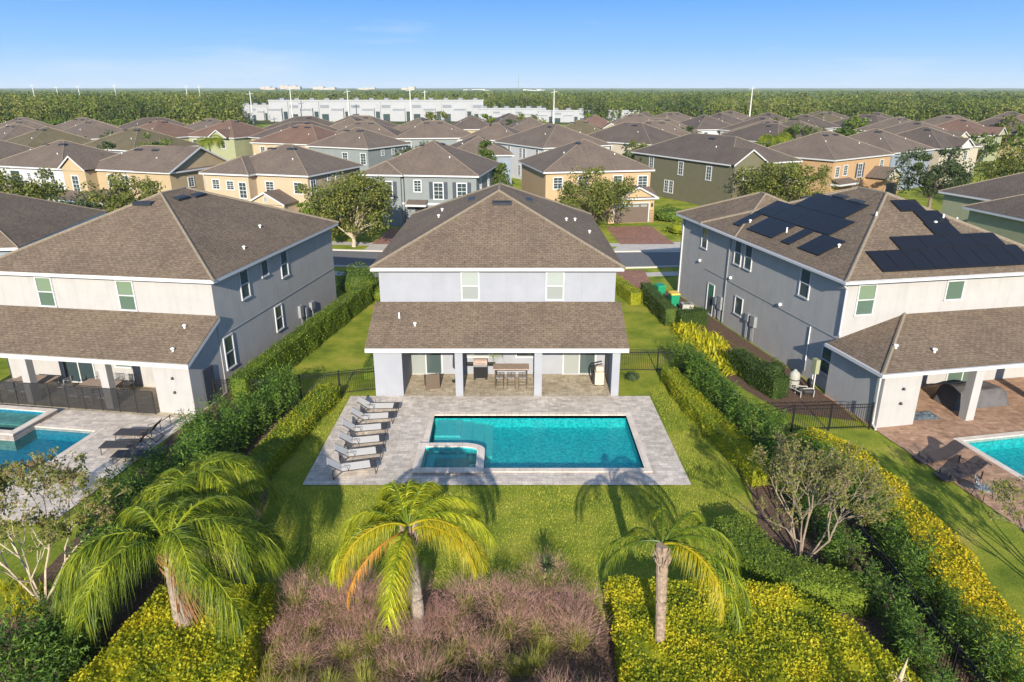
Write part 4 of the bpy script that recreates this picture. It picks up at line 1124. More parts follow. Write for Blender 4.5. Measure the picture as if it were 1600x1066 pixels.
def pole(px, ytop, d, label, arms=1):
    x = (px - 800) / 1100 * (d * math.cos(PITCH) + 5)
    b = PITCH + math.atan((ytop - 533) / 1100)
    z = CAM_H - d * math.tan(b)
    t = thing('utility_pole', label, 'utility pole', (x, d, 0), 0, 'tall pale poles of the power line')
    MB().tube([(0, 0, 0), (0, 0, z)], [.38, .16], 8).build('mast', M['pole'], t)
    for k in range(arms): MB().bar((-1.5, 0, z - 1.2 - k * 1.6), (1.5, 0, z - .8 - k * 1.6), .14).build('cross_arm', M['pole'], t)
for px, yt, d, lab in [(97, 134, 420, 'tall pole, second of the poles rising over the left pine wood'), (60, 131, 430, 'outermost tall pole over the left pine wood'),
                       (131, 132, 410, 'tall pole between the lamp-topped pole and the pair over the pine wood'), (187, 131, 420, 'tall pole with a lamp-like top over the left pine wood'),
                       (297, 133, 430, 'thin pole, first of the close pair left of the warehouses'), (317, 133, 415, 'thin pole, second of the close pair left of the warehouses'),
                       (396, 143, 330, 'short pale pole at the left end of the warehouses'), (458, 136, 345, 'tall pole in front of the left part of the longest warehouse'),
                       (546, 140, 345, 'slim pole over the roof line of the longest warehouse'), (643, 137, 290, 'tallest pole crossing the middle of the longest warehouse'),
                       (665, 141, 400, 'thin pole behind the longest warehouse'), (865, 140, 330, 'pale pole behind the peach house roof'), (1170, 135, 330, 'tall pole rising by the olive house roof')]:
    pole(px, yt, d, lab)
t = thing('radio_mast', 'thin lattice mast standing on the horizon right of the warehouses', 'radio mast', (22, 2600, 0))
MB().tube([(0, 0, 0), (0, 0, 62)], [1.6, .9], 4).build('mast', M['warehouse_grey'], t)
def block(x, y, w_, h_, mat, label, n=3):
    t = thing('distant_building', label, 'building', (x, y, 0), 0, 'buildings on the horizon')
    m = MB(); r_ = random.Random(int(x))
    for k in range(n): m.box(w_ * k / n, w_ * (k + .96) / n, 0, 30, 0, h_ * r_.uniform(.75, 1))
    m.build('wall', M[mat], t)
    m = MB()
    for k in range(n): m.box(w_ * (k + .2) / n, w_ * (k + .8) / n, -.5, 0, h_ * .35, h_ * .45)
    m.build('window_strip', M['warehouse_grey'], t)
block(-1010, 3000, 60, 22, 'hotel', 'tan hotel block, first on the horizon above the warehouses')
block(-930, 3000, 80, 27, 'hotel', 'tallest tan hotel block on the horizon above the warehouses', 5)
block(-800, 3000, 90, 22, 'wall_cream', 'pale hotel row on the horizon above the warehouses', 4)
block(-620, 3000, 70, 20, 'wall_cream', 'small pale block on the horizon over the warehouse roof')
block(-370, 2500, 45, 21, 'wall_cream', 'pale tower-like block above the right end of the longest warehouse', 2)
block(-130, 2000, 70, 13.8, 'wall_bright', 'white low complex on the horizon left of the thin mast', 6)
block(30, 2000, 60, 14.2, 'wall_bright', 'white low complex on the horizon right of the thin mast', 5)
block(-60, 1500, 40, 12.4, 'hotel', 'reddish low block on the horizon before the white complex', 3)

# ------------------------------------------------------------------ plants
def poly_area_pts(poly, n, rng=RNG):
    P = np.array(poly); lo, hi = P.min(0), P.max(0); out = np.zeros((0, 2))
    while len(out) < n:
        q = rng.uniform(lo, hi, (n * 3, 2)); inside = np.zeros(len(q), bool); j = len(P) - 1
        for i in range(len(P)):
            xi, yi = P[i]; xj, yj = P[j]
            c = ((yi > q[:, 1]) != (yj > q[:, 1])) & (q[:, 0] < (xj - xi) * (q[:, 1] - yi) / (yj - yi + 1e-12) + xi)
            inside ^= c; j = i
        out = np.concatenate([out, q[inside]])
    return out[:n]

def area(poly): return abs(sum(poly[i][0] * poly[i - 1][1] - poly[i - 1][0] * poly[i][1] for i in range(len(poly)))) / 2

def hedge(label, poly, h, mat, leaf=.09, dens=300, cat='hedge', wob=.085, group=None, name='hedge', z0=0):
    """clipped hedge over a ground polygon: twiggy core wrapped in single leaves"""
    cx = sum(p[0] for p in poly) / len(poly); cy = sum(p[1] for p in poly) / len(poly)
    P = [(p[0] - cx, p[1] - cy) for p in poly]
    if sum(P[i - 1][0] * P[i][1] - P[i][0] * P[i - 1][1] for i in range(len(P))) < 0: P = P[::-1]
    A = area(P); rng = np.random.default_rng(int(abs(cx * 97 + cy * 31)) + 3)
    def lump(x, y, z=0): return (np.sin(x * 2.3 + y * 1.1 + 1) + np.sin(x * .9 - y * 2.7) + np.sin(x * 5.1 + y * 3.7 + z * 4)) / 3
    n = int(A * dens); q = poly_area_pts(P, n, rng)
    pt = np.column_stack([q, h + wob * lump(q[:, 0], q[:, 1]) + rng.uniform(-.07, .05, n)])
    parts = [leaf_quads(pt, np.tile([0, 0, 1.0], (n, 1)), leaf, .75, .6, rng)]
    for i in range(len(P)):
        a, b = np.array(P[i - 1]), np.array(P[i]); L = np.linalg.norm(b - a)
        m = int(L * h * dens); 
        if m < 2: continue
        t = rng.uniform(0, 1, m); z = rng.uniform(.02, h, m); nrm = np.array([(b - a)[1], -(b - a)[0]]) / L
        xy = a + (b - a) * t[:, None]; off = rng.uniform(-.06, .06, m) + wob * 1.2 * lump(xy[:, 0], xy[:, 1], z) - .10 * np.clip((z / h - .85) / .15, 0, 1) ** 2
        xy = xy + nrm * off[:, None]
        parts.append(leaf_quads(np.column_stack([xy, z]), np.tile([*nrm, .25], (m, 1)), leaf, .75, .6, rng))
    V, F = cat_mesh(parts)
    k = len(P); core = []
    for zz in (z0, h - .09):
        for i in range(k):
            a, p, b = Vector(P[i - 1]), Vector(P[i]), Vector(P[(i + 1) % k]); d1 = (p - a).normalized(); d2 = (b - p).normalized()
            nn = Vector((-d1.y, d1.x)) + Vector((-d2.y, d2.x)); nn = nn / max(.5, nn.length_squared / 2)
            c = p + nn * .08; core.append((c.x, c.y, zz))
    me = bpy.data.meshes.new(name)
    fs = [tuple(range(k, 2 * k))] + [(i, (i + 1) % k, k + (i + 1) % k, k + i) for i in range(k)]
    tot = len(V)
    me.from_pydata(np.concatenate([V, np.array(core)]).tolist(), [], F.tolist() + [tuple(i + tot for i in f) for f in fs]); me.update()
    me.materials.append(M[mat])
    o = link(name, me, None, (cx, cy, 0)); return tag(o, label, cat, group)

def band(pts, w):
    L_, R_ = [], []
    for i, p in enumerate(pts):
        a = Vector(pts[max(0, i - 1)]); b = Vector(pts[min(len(pts) - 1, i + 1)]); t = (b - a).normalized(); n_ = Vector((-t.y, t.x))
        ww = w[i] if hasattr(w, '__len__') else w
        L_.append(tuple(Vector(p) + n_ * ww / 2)); R_.append(tuple(Vector(p) - n_ * ww / 2))
    return R_ + L_[::-1]

hedge('long clipped green hedge between the white mesh-fence house and the pale grey house', band([(-13.9, 32.8), (-13.3, 37), (-12.2, 44), (-11.0, 51.5)], .95), 1.55, 'lf_hedge', .085, 250)
hedge('golden-green hedge strip along the lawn on the mesh-fence side', band([(-9.45, 33.6), (-9.9, 31), (-10.3, 28), (-10.7, 24.5), (-10.8, 22)], 1.15), .85, 'lf_gold_green', .085, 300)
hedge('golden-green hedge strip along the lawn on the solar-panel side', band([(8.65, 36.0), (8.95, 33), (9.4, 30), (10.0, 27.2), (10.2, 25.0)], [.8, .9, 1.0, 1.1, 1.0]), .85, 'lf_gold_green', .085, 300)
hedge('large golden flat-topped hedge bed around the slender palm', [(3.0, 18.1), (2.9, 12.5), (10.5, 12.5), (10.4, 14.6), (9.6, 16.3), (8.4, 17.8), (6.0, 18.1)], 1.0, 'lf_gold', .095, 620, wob=.13)
hedge('golden hedge bed around the thick queen palm', [(-7.2, 17.5), (-7.0, 14.0), (-7.3, 12.2), (-11.6, 12.2), (-11.0, 14.4), (-10.6, 17.4)], 1.25, 'lf_gold', .095, 560, wob=.12)
hedge('bright green hooked hedge below the bare myrtle', band([(7.85, 21.7), (8.1, 20.0), (8.7, 18.9), (9.8, 18.4), (11.0, 17.9)], [1.3, 1.5, 1.5, 1.2, 1.1]), .9, 'lf_hedge', .08, 330, wob=.04)
hedge('yellow shrub border between the fence shrubs and the neighbouring lawn', band([(13.0, 28.2), (13.9, 26.8), (14.4, 23.5), (14.4, 20), (14.0, 17.5), (13.6, 14.0)], [1.0, 1.5, 1.5, 1.5, 1.5, 1.4]), .95, 'lf_yellow', .10, 330, wob=.14)
hedge('clipped dark green hedge in front of the pool equipment', band([(12.9, 38.0), (13.35, 35.8), (14.0, 33.6)], 1.0), 1.25, 'lf_hedge_dark', .08, 260)
hedge('clipped green hedge beside the green wheeled bins', band([(10.25, 52.5), (10.45, 49), (10.8, 45.6)], .85), 1.3, 'lf_hedge_dark', .085, 220)
hedge('golden hedge strip behind the corner of the pale grey house', band([(8.1, 56.2), (8.7, 53.5), (9.3, 50.6)], .95), 1.0, 'lf_gold_green', .09, 230)
hedge('short dark hedge crosswise before the croton clump', band([(11.2, 45.3), (13.2, 45.9)], .9), 1.2, 'lf_hedge_dark', .085, 220)
hedge('small golden hedge behind the eave of the pale grey house', band([(-10.9, 57.5), (-8.6, 58.0)], .9), 1.1, 'lf_gold_green', .09, 200)
hedge('low yellow-green shrub against the side of the pale grey house', band([(-8.6, 49), (-8.3, 52.5)], .8), .9, 'lf_gold_green', .09, 200)
hedge('low clipped hedge along the side wall of the pale grey house near the gate', band([(-8.0, 36.2), (-7.9, 41)], .7), .8, 'lf_hedge', .08, 220)

def bush(label, x, y, rx, rz, mat, n=2600, leaf=.09, cat='shrub', name='bush', z=0.0, lump=.12, group=None, link_=True):
    rng = np.random.default_rng(int(abs(x * 13 + y * 7)) + 1)
    d = unit(rng.normal(0, 1, (n, 3))); d[:, 2] = np.abs(d[:, 2]) * 1.0 - .25 * (rng.uniform(0, 1, n) < .3)
    r = 1 + lump * (np.sin(d[:, 0] * 7 + 1) * np.sin(d[:, 1] * 6) + np.sin(d[:, 2] * 9 + d[:, 0] * 4)) + rng.uniform(-.10, .04, n)
    P = d * r[:, None] * np.array([rx, rx, rz]); P[:, 2] += rz * .28; P[:, 2] = np.maximum(P[:, 2], .02)
    V, F = leaf_quads(P, d, leaf, .8, .6, rng)
    b = MB(); b.lathe([(rx * .3, 0), (rx * .78, rz * .2), (rx * .86, rz * .55), (rx * .6, rz * .95), (rx * .1, rz * 1.12)], (0, 0), 10)
    V2, F2 = np.array(b.v), b.f; k = len(V)
    me = bpy.data.meshes.new(name); me.from_pydata(np.concatenate([V, V2]).tolist(), [], F.tolist() + [tuple(i + k for i in f) for f in F2]); me.update(); me.materials.append(M[mat])
    o = link(name, me, None, (x, y, z)); return tag(o, label, cat, group)
bush('round clipped ball bush at the far end of the long green hedge', -12.0, 53.6, 1.75, 1.75, 'lf_hedge', 4200, .11)
bush('small golden bush next to the round ball bush', -10.2, 52.2, .7, .7, 'lf_gold_green', 700)
bush('small rounded bush between the bins and the crosswise hedge', 11.1, 46.8, .55, .9, 'lf_hedge_dark', 700)
bush('small dark bush by the wall behind the pool equipment hedge', 14.8, 36.8, .6, .75, 'lf_hedge_dark', 700)
bush('round green bush beside the brick driveway', 19.2, 86.5, 2.0, 1.3, 'lf_hedge', 1500, .2)
bush('loose flowering bush at the verge beside the brick driveway', 19.2, 78.5, 2.0, 1.1, 'lf_gold_green', 1200, .2)
bush('pale green small plant at the corner of the patio by the gate', 6.7, 36.2, .4, .35, 'lf_oak_dark', 300)

# upright shrubs standing in rows along the fences
def shrub_mesh(seed, h=2.0, r=.5, n=1500):
    rng = np.random.default_rng(seed)
    z = rng.beta(1.3, 1.1, n) * h; prof = np.sin(np.clip(z / h * .93 + .07, 0, 1) * PI) ** .55
    # upright sprays: leaves gather round a dozen leading shoots
    ns = 14; an = rng.uniform(0, 2 * PI, ns); rs = r * np.sqrt(rng.uniform(.1, 1, ns)); hs = h * rng.uniform(.7, 1.08, ns)
    k = rng.integers(0, ns, n); z = np.minimum(z, 1) * 1.0; zz = rng.beta(1.5, 1.1, n) * hs[k]
    sx, sy = np.cos(an[k]) * rs[k], np.sin(an[k]) * rs[k]
    f = .75 + .35 * zz / h; P = np.column_stack([sx * f + rng.normal(0, .13, n), sy * f + rng.normal(0, .13, n), zz + .05])
    D = unit(np.column_stack([P[:, 0], P[:, 1], np.full(n, .35)]) + rng.normal(0, .45, (n, 3)))
    V, F = strips(P, D, rng.uniform(.10, .17, n), rng.uniform(0, .3, n), np.full(n, .045), unit(np.cross(D, rng.normal(0, 1, (n, 3)))), 1)
    return np_mesh('foliage', V, F, M['lf_podo'])
SHM = [shrub_mesh(s) for s in range(5)]
stem = MB()
for k in range(5): stem.tube([(0, 0, 0), (.18 * math.cos(k * 1.3), .18 * math.sin(k * 1.3), .7), (.3 * math.cos(k * 1.3), .3 * math.sin(k * 1.3), 1.3)], [.025, .018, .008], 5)
STM = stem.mesh('stem', M['bark'])
def shrub(x, y, label, group, s=1.0, hs=1.0):
    t = thing('upright_shrub', label, 'shrub', (x, y, 0), random.uniform(0, 6.28), group)
    t.scale = (s, s, s * hs)
    link('foliage', random.choice(SHM), t); link('stem', STM, t)
def shrub_row(pts, step, label, group, s=(.9, 1.15), hs=1.0, jit=.12):
    for i in range(len(pts) - 1):
        a, b = Vector(pts[i]), Vector(pts[i + 1]); n = max(1, round((b - a).length / step))
        for k in range(n):
            p = a.lerp(b, k / n); shrub(p.x + random.uniform(-jit, jit), p.y + random.uniform(-jit, jit), label, group, random.uniform(*s), hs * random.uniform(.9, 1.1))
shrub_row([(-13.6, 29.6), (-13.9, 26.0), (-14.1, 20)], 1.0, 'bushy shrub in the outer row touching the mesh-fence deck', 'outer shrubs beside the mesh-fence deck', (1.0, 1.25), .9)
shrub_row([(-11.4, 32.2), (-12.2, 28.5), (-12.7, 23), (-13.0, 19.5)], .8, 'dark upright shrub in the row between mesh-fence deck and golden-green hedge', 'shrubs along the mesh-fence side', (1.0, 1.25))
shrub_row([(-12.6, 19), (-12.7, 13.0)], .9, 'big dark shrub in the corner below the bare tree', 'shrubs in the dark corner', (1.0, 1.3))
shrub_row([(-11.7, 15.3), (-11.9, 12.6)], .9, 'big dark shrub in the corner below the bare tree', 'shrubs in the dark corner', (.8, 1.05))
shrub_row([(9.75, 37.2), (9.95, 34), (10.5, 30), (10.9, 26.5), (11.0, 23.5)], .72, 'dark upright shrub in the row inside the black fence beside the golden-green hedge', 'shrubs along the solar-house side', (.85, 1.1))
shrub_row([(11.0, 22.5), (10.95, 18.6)], .95, 'upright shrub in the row behind the bare myrtle', 'shrubs behind the myrtle', (.8, 1.0), .9)
shrub_row([(11.1, 17.6), (11.1, 13.0)], 1.0, 'upright shrub between the golden bed and the black fence', 'shrubs beside the golden bed', (.75, .95), .9)
shrub_row([(12.6, 27.0), (13.0, 24), (12.9, 19), (12.7, 13.0)], 1.05, 'upright shrub on the outer side of the black fence by the yellow border', 'shrubs outside the fence', (.8, 1.05), .9)
shrub_row([(12.2, 29.0), (13.0, 28.9)], .7, 'shrub at the corner of the black fence by the neighbour gate', 'shrubs at the fence corner', (.8, .95), .85)
shrub_row([(-3.0, 11.7), (10.4, 11.7)], 1.05, 'shrub whose tip shows at the bottom edge in front of the golden bed', 'shrubs at the bottom edge', (.9, 1.1), .95)
shrub_row([(-9.0, 11.3), (-6.0, 11.3)], 1.1, 'shrub at the bottom edge in front of the queen palm bed', 'shrubs below the palm bed', (.7, .8), .9)

# muhly grass: green blades under a pink haze of plumes
def tuft(seed, n=300, L=.95, spread=1.0):
    rng = np.random.default_rng(seed)
    a = rng.uniform(0, 2 * PI, n); el = rng.uniform(.75, 1.5, n)
    D = np.column_stack([np.cos(a) * np.cos(el), np.sin(a) * np.cos(el), np.sin(el)]); P = np.column_stack([rng.normal(0, .07, n), rng.normal(0, .07, n), np.zeros(n)])
    W = unit(np.cross(D, np.array([0, 0, 1.0])))
    g = strips(P, D, rng.uniform(.7, 1.15, n) * L, rng.uniform(.2, .6, n), np.full(n, .014), W, 4)
    m = int(n * 3.2); b = rng.integers(0, n, m); t = rng.uniform(.78, 1.35, m); Lb = L * 1.05
    el2 = el[b] * .8 + .3; D2 = np.column_stack([np.cos(a[b]) * np.cos(el2), np.sin(a[b]) * np.cos(el2), np.sin(el2)])
    Pp = P[b] + D2 * (Lb * t)[:, None] - np.array([0, 0, 1.0]) * (.30 * Lb * t * t)[:, None] + rng.normal(0, .07, (m, 3))
    Dp = unit(D2 + rng.normal(0, .34, (m, 3)))
    p = strips(Pp, Dp, rng.uniform(.14, .38, m), rng.uniform(0, .5, m), np.full(m, .0065), unit(np.cross(Dp, rng.normal(0, 1, (m, 3)))), 1)
    return np_mesh('blades', *g, M['lf_muhly']), np_mesh('plumes', *p, M['lf_plume'])
TUFT = [tuft(40 + s) for s in range(5)]
rt = random.Random(5)
yy = 12.2
while yy < 19.0:
    xx = -6.7 + rt.uniform(0, .4)
    while xx < 2.3:
        px_, py_ = xx + rt.uniform(-.2, .2), yy + rt.uniform(-.2, .2)
        if rt.random() > .10 and not (py_ > 17.9 and (px_ < -5.6 or rt.random() < .3)) and math.dist((px_, py_), (-2.8, 17.1)) > .5:
            pink = py_ > 16.3 or rt.random() < .45
            t = thing('muhly_grass', 'tuft of pinkish muhly grass in the bed between the two golden hedges' if pink else 'green tuft of muhly grass with few plumes in the bed between the golden hedges', 'ornamental grass', (px_, py_, 0), rt.uniform(0, 6), 'muhly grass tufts')
            t.scale = (rt.uniform(.85, 1.2),) * 3
            a, b = TUFT[rt.randrange(5)]; t.scale = (t.scale[0], t.scale[0], t.scale[0] * rt.uniform(.7, 1.15)); link('blades', a, t)
            if pink: link('plumes', b, t)
        xx += rt.uniform(.72, .95)
    yy += .78

# broad-leaved yellow croton clump, flax and small specimen plants
def blades_thing(name, label, cat, x, y, n, L, w, mat, droop=(.3, .8), el=(.5, 1.4), base=.1, z=0, group=None, seed=1):
    rng = np.random.default_rng(seed + int(abs(x * 10)))
    a = rng.uniform(0, 2 * PI, n); e = rng.uniform(*el, n)
    D = np.column_stack([np.cos(a) * np.cos(e), np.sin(a) * np.cos(e), np.sin(e)]); P = np.column_stack([rng.normal(0, base, n).clip(-base * 1.6, base * 1.6), rng.normal(0, base, n).clip(-base * 1.6, base * 1.6), rng.uniform(0, .15, n)])
    V, F = strips(P, D, rng.uniform(.7, 1.1, n) * L, rng.uniform(*droop, n), np.full(n, w), unit(np.cross(D, np.array([0, 0, 1.0]))), 4)
    return tag(link(name, np_mesh(name, V, F, M[mat]), None, (x, y, z)), label, cat, group)
rc = random.Random(4)
for k in range(34):
    u = rc.random(); x = 11.7 + u * 1.6 + rc.uniform(-.7, .7); y = 44.6 - u * 7.6 + rc.uniform(-.4, .4)
    blades_thing('shell_ginger', 'yellow variegated leafy plant in the clump along the solar-house side wall', 'plant', x, y, 60, rc.uniform(.95, 1.4), .15, 'lf_croton', (.4, 1.0), (.35, 1.5), .3, group='yellow variegated plants along the side wall', seed=k)
for k in range(7):
    p = G(10 + k * 9, 925 + (k % 3) * 18); blades_thing('flax_lily', 'striped pale-green strap-leaved tuft under the bare tree', 'plant', p[0], p[1], 60, .75, .03, 'lf_croton', (.3, .7), (.4, 1.4), .08, group='strap-leaved tufts under the bare tree', seed=k)
ti = thing('ti_plant', 'small dark rosette plant on a pale stem between the muhly grass and the lawn', 'plant', (*G(850, 935), 0))
MB().tube([(0, 0, 0), (.02, 0, .9), (.05, .05, 1.25)], [.03, .025, .02], 6).build('stem', M['bark_pale'], ti)
rng = np.random.default_rng(9); n = 46; a = rng.uniform(0, 6.28, n); e = rng.uniform(-.2, 1.4, n)
Dd = np.column_stack([np.cos(a) * np.cos(e), np.sin(a) * np.cos(e), np.sin(e)])
link('leaves', np_mesh('leaves', *strips(np.tile([.05, .05, 1.2], (n, 1)) + rng.normal(0, .05, (n, 3)), Dd, rng.uniform(.3, .5, n), rng.uniform(.1, .4, n), np.full(n, .07), unit(np.cross(Dd, [0, 0, 1.0])), 3), M['lf_oak_dark']), ti)
n = 30; a = rng.uniform(0, 6.28, n); e = rng.uniform(-.3, 1.0, n); Dd = np.column_stack([np.cos(a) * np.cos(e), np.sin(a) * np.cos(e), np.sin(e)])
link('lower_leaves', np_mesh('lower_leaves', *strips(np.tile([.03, .0, .75], (n, 1)) + rng.normal(0, .06, (n, 3)), Dd, rng.uniform(.25, .4, n), rng.uniform(.1, .4, n), np.full(n, .06), unit(np.cross(Dd, [0, 0, 1.0])), 3), M['lf_autumn']), ti)
sp = G(1408, 1050, 1.7)
t = thing('palm_spear', 'dry beige plume-like spike rising at the bottom edge over the golden bed', 'plant', (sp[0], sp[1], 0))
MB().tube([(0, 0, 0), (.0, 0, 1.2), (.02, 0, 1.5), (.05, 0, 1.8), (.09, 0, 2.15)], [.03, .05, .06, .04, .003], 7).build('spike', M['spike'], t)
m = MB()
for k in range(7):
    a = k * .9; m.tube([(0, 0, 1.35), (.12 * math.cos(a), .12 * math.sin(a), 1.55), (.24 * math.cos(a), .24 * math.sin(a), 1.5), (.27 * math.cos(a), .27 * math.sin(a), 1.36)], [.012, .008, .005, .002], 5)
m.build('dry_curls', M['spike'], t)

# ---- palms
def frond_mesh(seed, L=3.2, a0=70, a1=-75, leaf=.62, mat='lf_palm', ns=74, sway=0.0):
    rng = np.random.default_rng(seed); N = 26
    pts = [np.zeros(3)]; a0, a1 = R(a0), R(a1)
    for i in range(N):
        t = (i + .5) / N; el = a0 + (a1 - a0) * t ** .85; az = sway * t * t
        pts.append(pts[-1] + np.array([math.cos(el) * math.cos(az), math.cos(el) * math.sin(az), math.sin(el)]) * L / N)
    pts = np.array(pts)
    def at(t):
        f = t * N; i = np.minimum(f.astype(int), N - 1); return pts[i] + (pts[i + 1] - pts[i]) * (f - i)[:, None], unit(pts[i + 1] - pts[i])
    t = np.linspace(.13, .995, ns); t = np.repeat(t, 4) + rng.uniform(-.005, .005, ns * 4); t = np.clip(t, .12, .999)
    P, T = at(t); side = np.tile([1, -1, 1, -1], ns)
    Sd = unit(np.cross(T, np.array([0, 0, 1.0]) + rng.normal(0, .02, T.shape))) * side[:, None]; U = np.cross(Sd, T) * side[:, None]
    D = unit(Sd * rng.uniform(.45, 1.0, len(t))[:, None] + T * rng.uniform(.35, .75, len(t))[:, None] + U * rng.uniform(-.35, .55, len(t))[:, None])
    ln = leaf * (np.sin(PI * np.clip(.16 + .80 * t, 0, 1)) ** .6) * rng.uniform(.55, 1.18, len(t))
    W = unit(np.cross(D, np.array([0, 0, 1.0]) + rng.normal(0, .7, D.shape)))
    V, F = strips(P, D, ln, rng.uniform(.7, 1.35, len(t)), np.full(len(t), .024), W, 4)
    mb = MB().tube([tuple(p) for p in pts[::2]], [.035 * (1 - i / 15) + .006 for i in range(len(pts[::2]))], 5)
    k = len(V); me = bpy.data.meshes.new('frond'); me.from_pydata(np.concatenate([V, np.array(mb.v)]).tolist(), [], F.tolist() + [tuple(i + k for i in f) for f in mb.f]); me.update(); me.materials.append(M[mat]); return me

def palm(label, x, y, h, lean, specs, trunk_r=(.24, .17), trunk_mat='palm_trunk', boots=True, skirt=False, boot=.8):
    """specs: (azimuth deg, mesh, scale, tilt)"""
    t = thing('palm_tree', label, 'palm tree', (x, y, 0))
    top = Vector((lean[0], lean[1], h)); m = MB(); n = 26; pts, rad = [], []
    for i in range(n + 1):
        f = i / n; pts.append((lean[0] * f ** 1.4, lean[1] * f ** 1.4, h * f)); rad.append((trunk_r[0] * (1 - f) + trunk_r[1] * f) * (1.05 if i % 2 else .97) + (.06 * (1 - f * 6) if f < .16 else 0))
    m.tube(pts, rad, 12); m.build('trunk', M[trunk_mat], t, smooth=False)
    if boots:
        rng_ = random.Random(int(x * 10)); b = MB()
        for k in range(26):
            a = rng_.uniform(0, 6.28); z0 = h - rng_.uniform(.05, .75); c = Vector((lean[0] * (z0 / h) ** 1.4, lean[1] * (z0 / h) ** 1.4, z0)); o_ = Vector((math.cos(a), math.sin(a), 0))
            b.tube([c + o_ * trunk_r[1] * .8, c + o_ * (trunk_r[1] + .07 * boot) + Vector((0, 0, .2)) * boot, c + o_ * (trunk_r[1] + .16 * boot) + Vector((0, 0, .42)) * boot], [.06 * boot, .045 * boot, .012], 5)
        b.build('leaf_bases', M['palm_boot'] if skirt else M['palm_trunk_brown'], t)
    if skirt:
        rng_ = np.random.default_rng(3); n = 260; a = rng_.uniform(-1.4, 1.2, n); zt = rng_.uniform(h * .55, h * .98, n)
        P = np.column_stack([np.cos(a) * .23 + lean[0] * .7, np.sin(a) * .23 + lean[1] * .7, zt]); Dn = unit(np.column_stack([np.cos(a) * .35, np.sin(a) * .35, np.full(n, -1.0)]) + rng_.normal(0, .10, (n, 3)))
        V, F = strips(P, Dn, rng_.uniform(.5, 1.3, n), np.zeros(n), np.full(n, .045), unit(np.cross(Dn, rng_.normal(0, 1, (n, 3)))), 3)
        link('dead_skirt', np_mesh('dead_skirt', V, F, M['palm_boot']), t)
    for az, me, sc, tilt in specs:
        f = link('frond', me, t, top + Vector((math.cos(R(az)) * .08, math.sin(R(az)) * .08, random.uniform(-.12, .12)))); f.rotation_mode = 'ZYX'
        f.rotation_euler = (R(random.uniform(-10, 10)), R(-tilt), R(az)); f.scale = (sc,) * 3
    return t
FR = [frond_mesh(60 + i, 3.55, 82 - i * 11, -84, .86, 'lf_palm', 96, sway=(-.4, .35, 0, .5)[i % 4]) for i in range(6)]
FY = [frond_mesh(80 + i, 3.0, 44 - 14 * i, -88, .52, 'lf_palm_yellow', 100, sway=(.3, -.3, .1)[i % 3]) for i in range(3)]
FO = frond_mesh(90, 2.9, 18, -86, .24, 'lf_palm_orange', 70, sway=-.3)
FG = [frond_mesh(95 + i, 3.0, 72 - i * 14, -82, .66, 'lf_palm_mid', 92, sway=(.3, -.4, .2, -.2)[i % 4]) for i in range(4)]
FS = [frond_mesh(120 + i, 2.8, 60 - i * 16, -84, .46, 'lf_palm', 60, sway=(.3, -.4, .2, -.2)[i % 4]) for i in range(4)]
rp_ = random.Random(21)
specs = []
for k in range(26):
    az = k * 137.5 % 360
    if 226 < az < 318 and k % 6 > 1: continue
    specs.append((az, FR[k % 6], rp_.uniform(.85, 1.08), rp_.uniform(-4, 12)))
specs += [(-148, FR[5], .9, -16), (-162, FR[4], .95, -10), (-32, FR[5], .85, -4)]
palm('thick queen palm with a full drooping green crown standing in a golden bed', -9.15, 15.9, 3.35, (-.25, .35), specs, (.30, .22), skirt=True)
specs = [(k * 137.5 % 360, FR[k % 5], rp_.uniform(.78, .95), rp_.uniform(0, 16)) for k in range(20)]
palm('second queen palm, its crown half hidden behind the thick one beside the dark shrubs', -10.9, 20.6, 2.5, (.1, .2), specs, (.26, .2))
specs = [(90, FG[0], 1.15, 14), (72, FG[0], 1.0, 8), (112, FG[0], 1.05, 8), (128, FG[1], 1.0, 6), (38, FG[1], .95, 6), (10, FG[2], 1.0, 2), (-10, FY[1], .95, 8), (160, FG[1], 1.0, 4), (198, FG[2], .95, 0), (212, FY[0], .95, -4),
         (-95, FG[3], 1.0, 0), (-88, FY[1], .9, -6), (-140, FO, 1.0, 2), (60, FG[3], .9, 0), (140, FG[3], .9, 0), (-24, FY[0], .9, 4)]
palm('yellow-green palm with one orange dying frond in the middle of the muhly grass', -2.75, 16.9, 3.6, (-.2, .05), specs, (.19, .13))
specs = [(80, FS[0], .85, 2), (118, FS[1], .8, 4), (44, FS[0], 1.05, -4), (24, FS[1], 1.1, 2), (2, FS[1], 1.0, -4), (-20, FS[2], 1.1, 0), (-40, FS[2], 1.1, -2), (-48, FY[0], .9, -8), (150, FS[2], .85, 0), (172, FS[3], .75, 4), (60, FS[3], .8, 0)]
palm('slender palm with a sparse wind-swept crown rising from the golden bed', 4.1, 15.5, 4.0, (-.15, .1), specs, (.12, .17), trunk_mat='palm_trunk_brown', boot=.55)
# low palm fronds at the bottom edge
palm('low young palm whose frond tips show at the bottom edge below the thick queen palm', -7.9, 11.6, .5, (0, 0), [(a, FG[k % 4], .62, 10) for k, a in enumerate(range(0, 360, 40))], (.08, .06), boots=False)

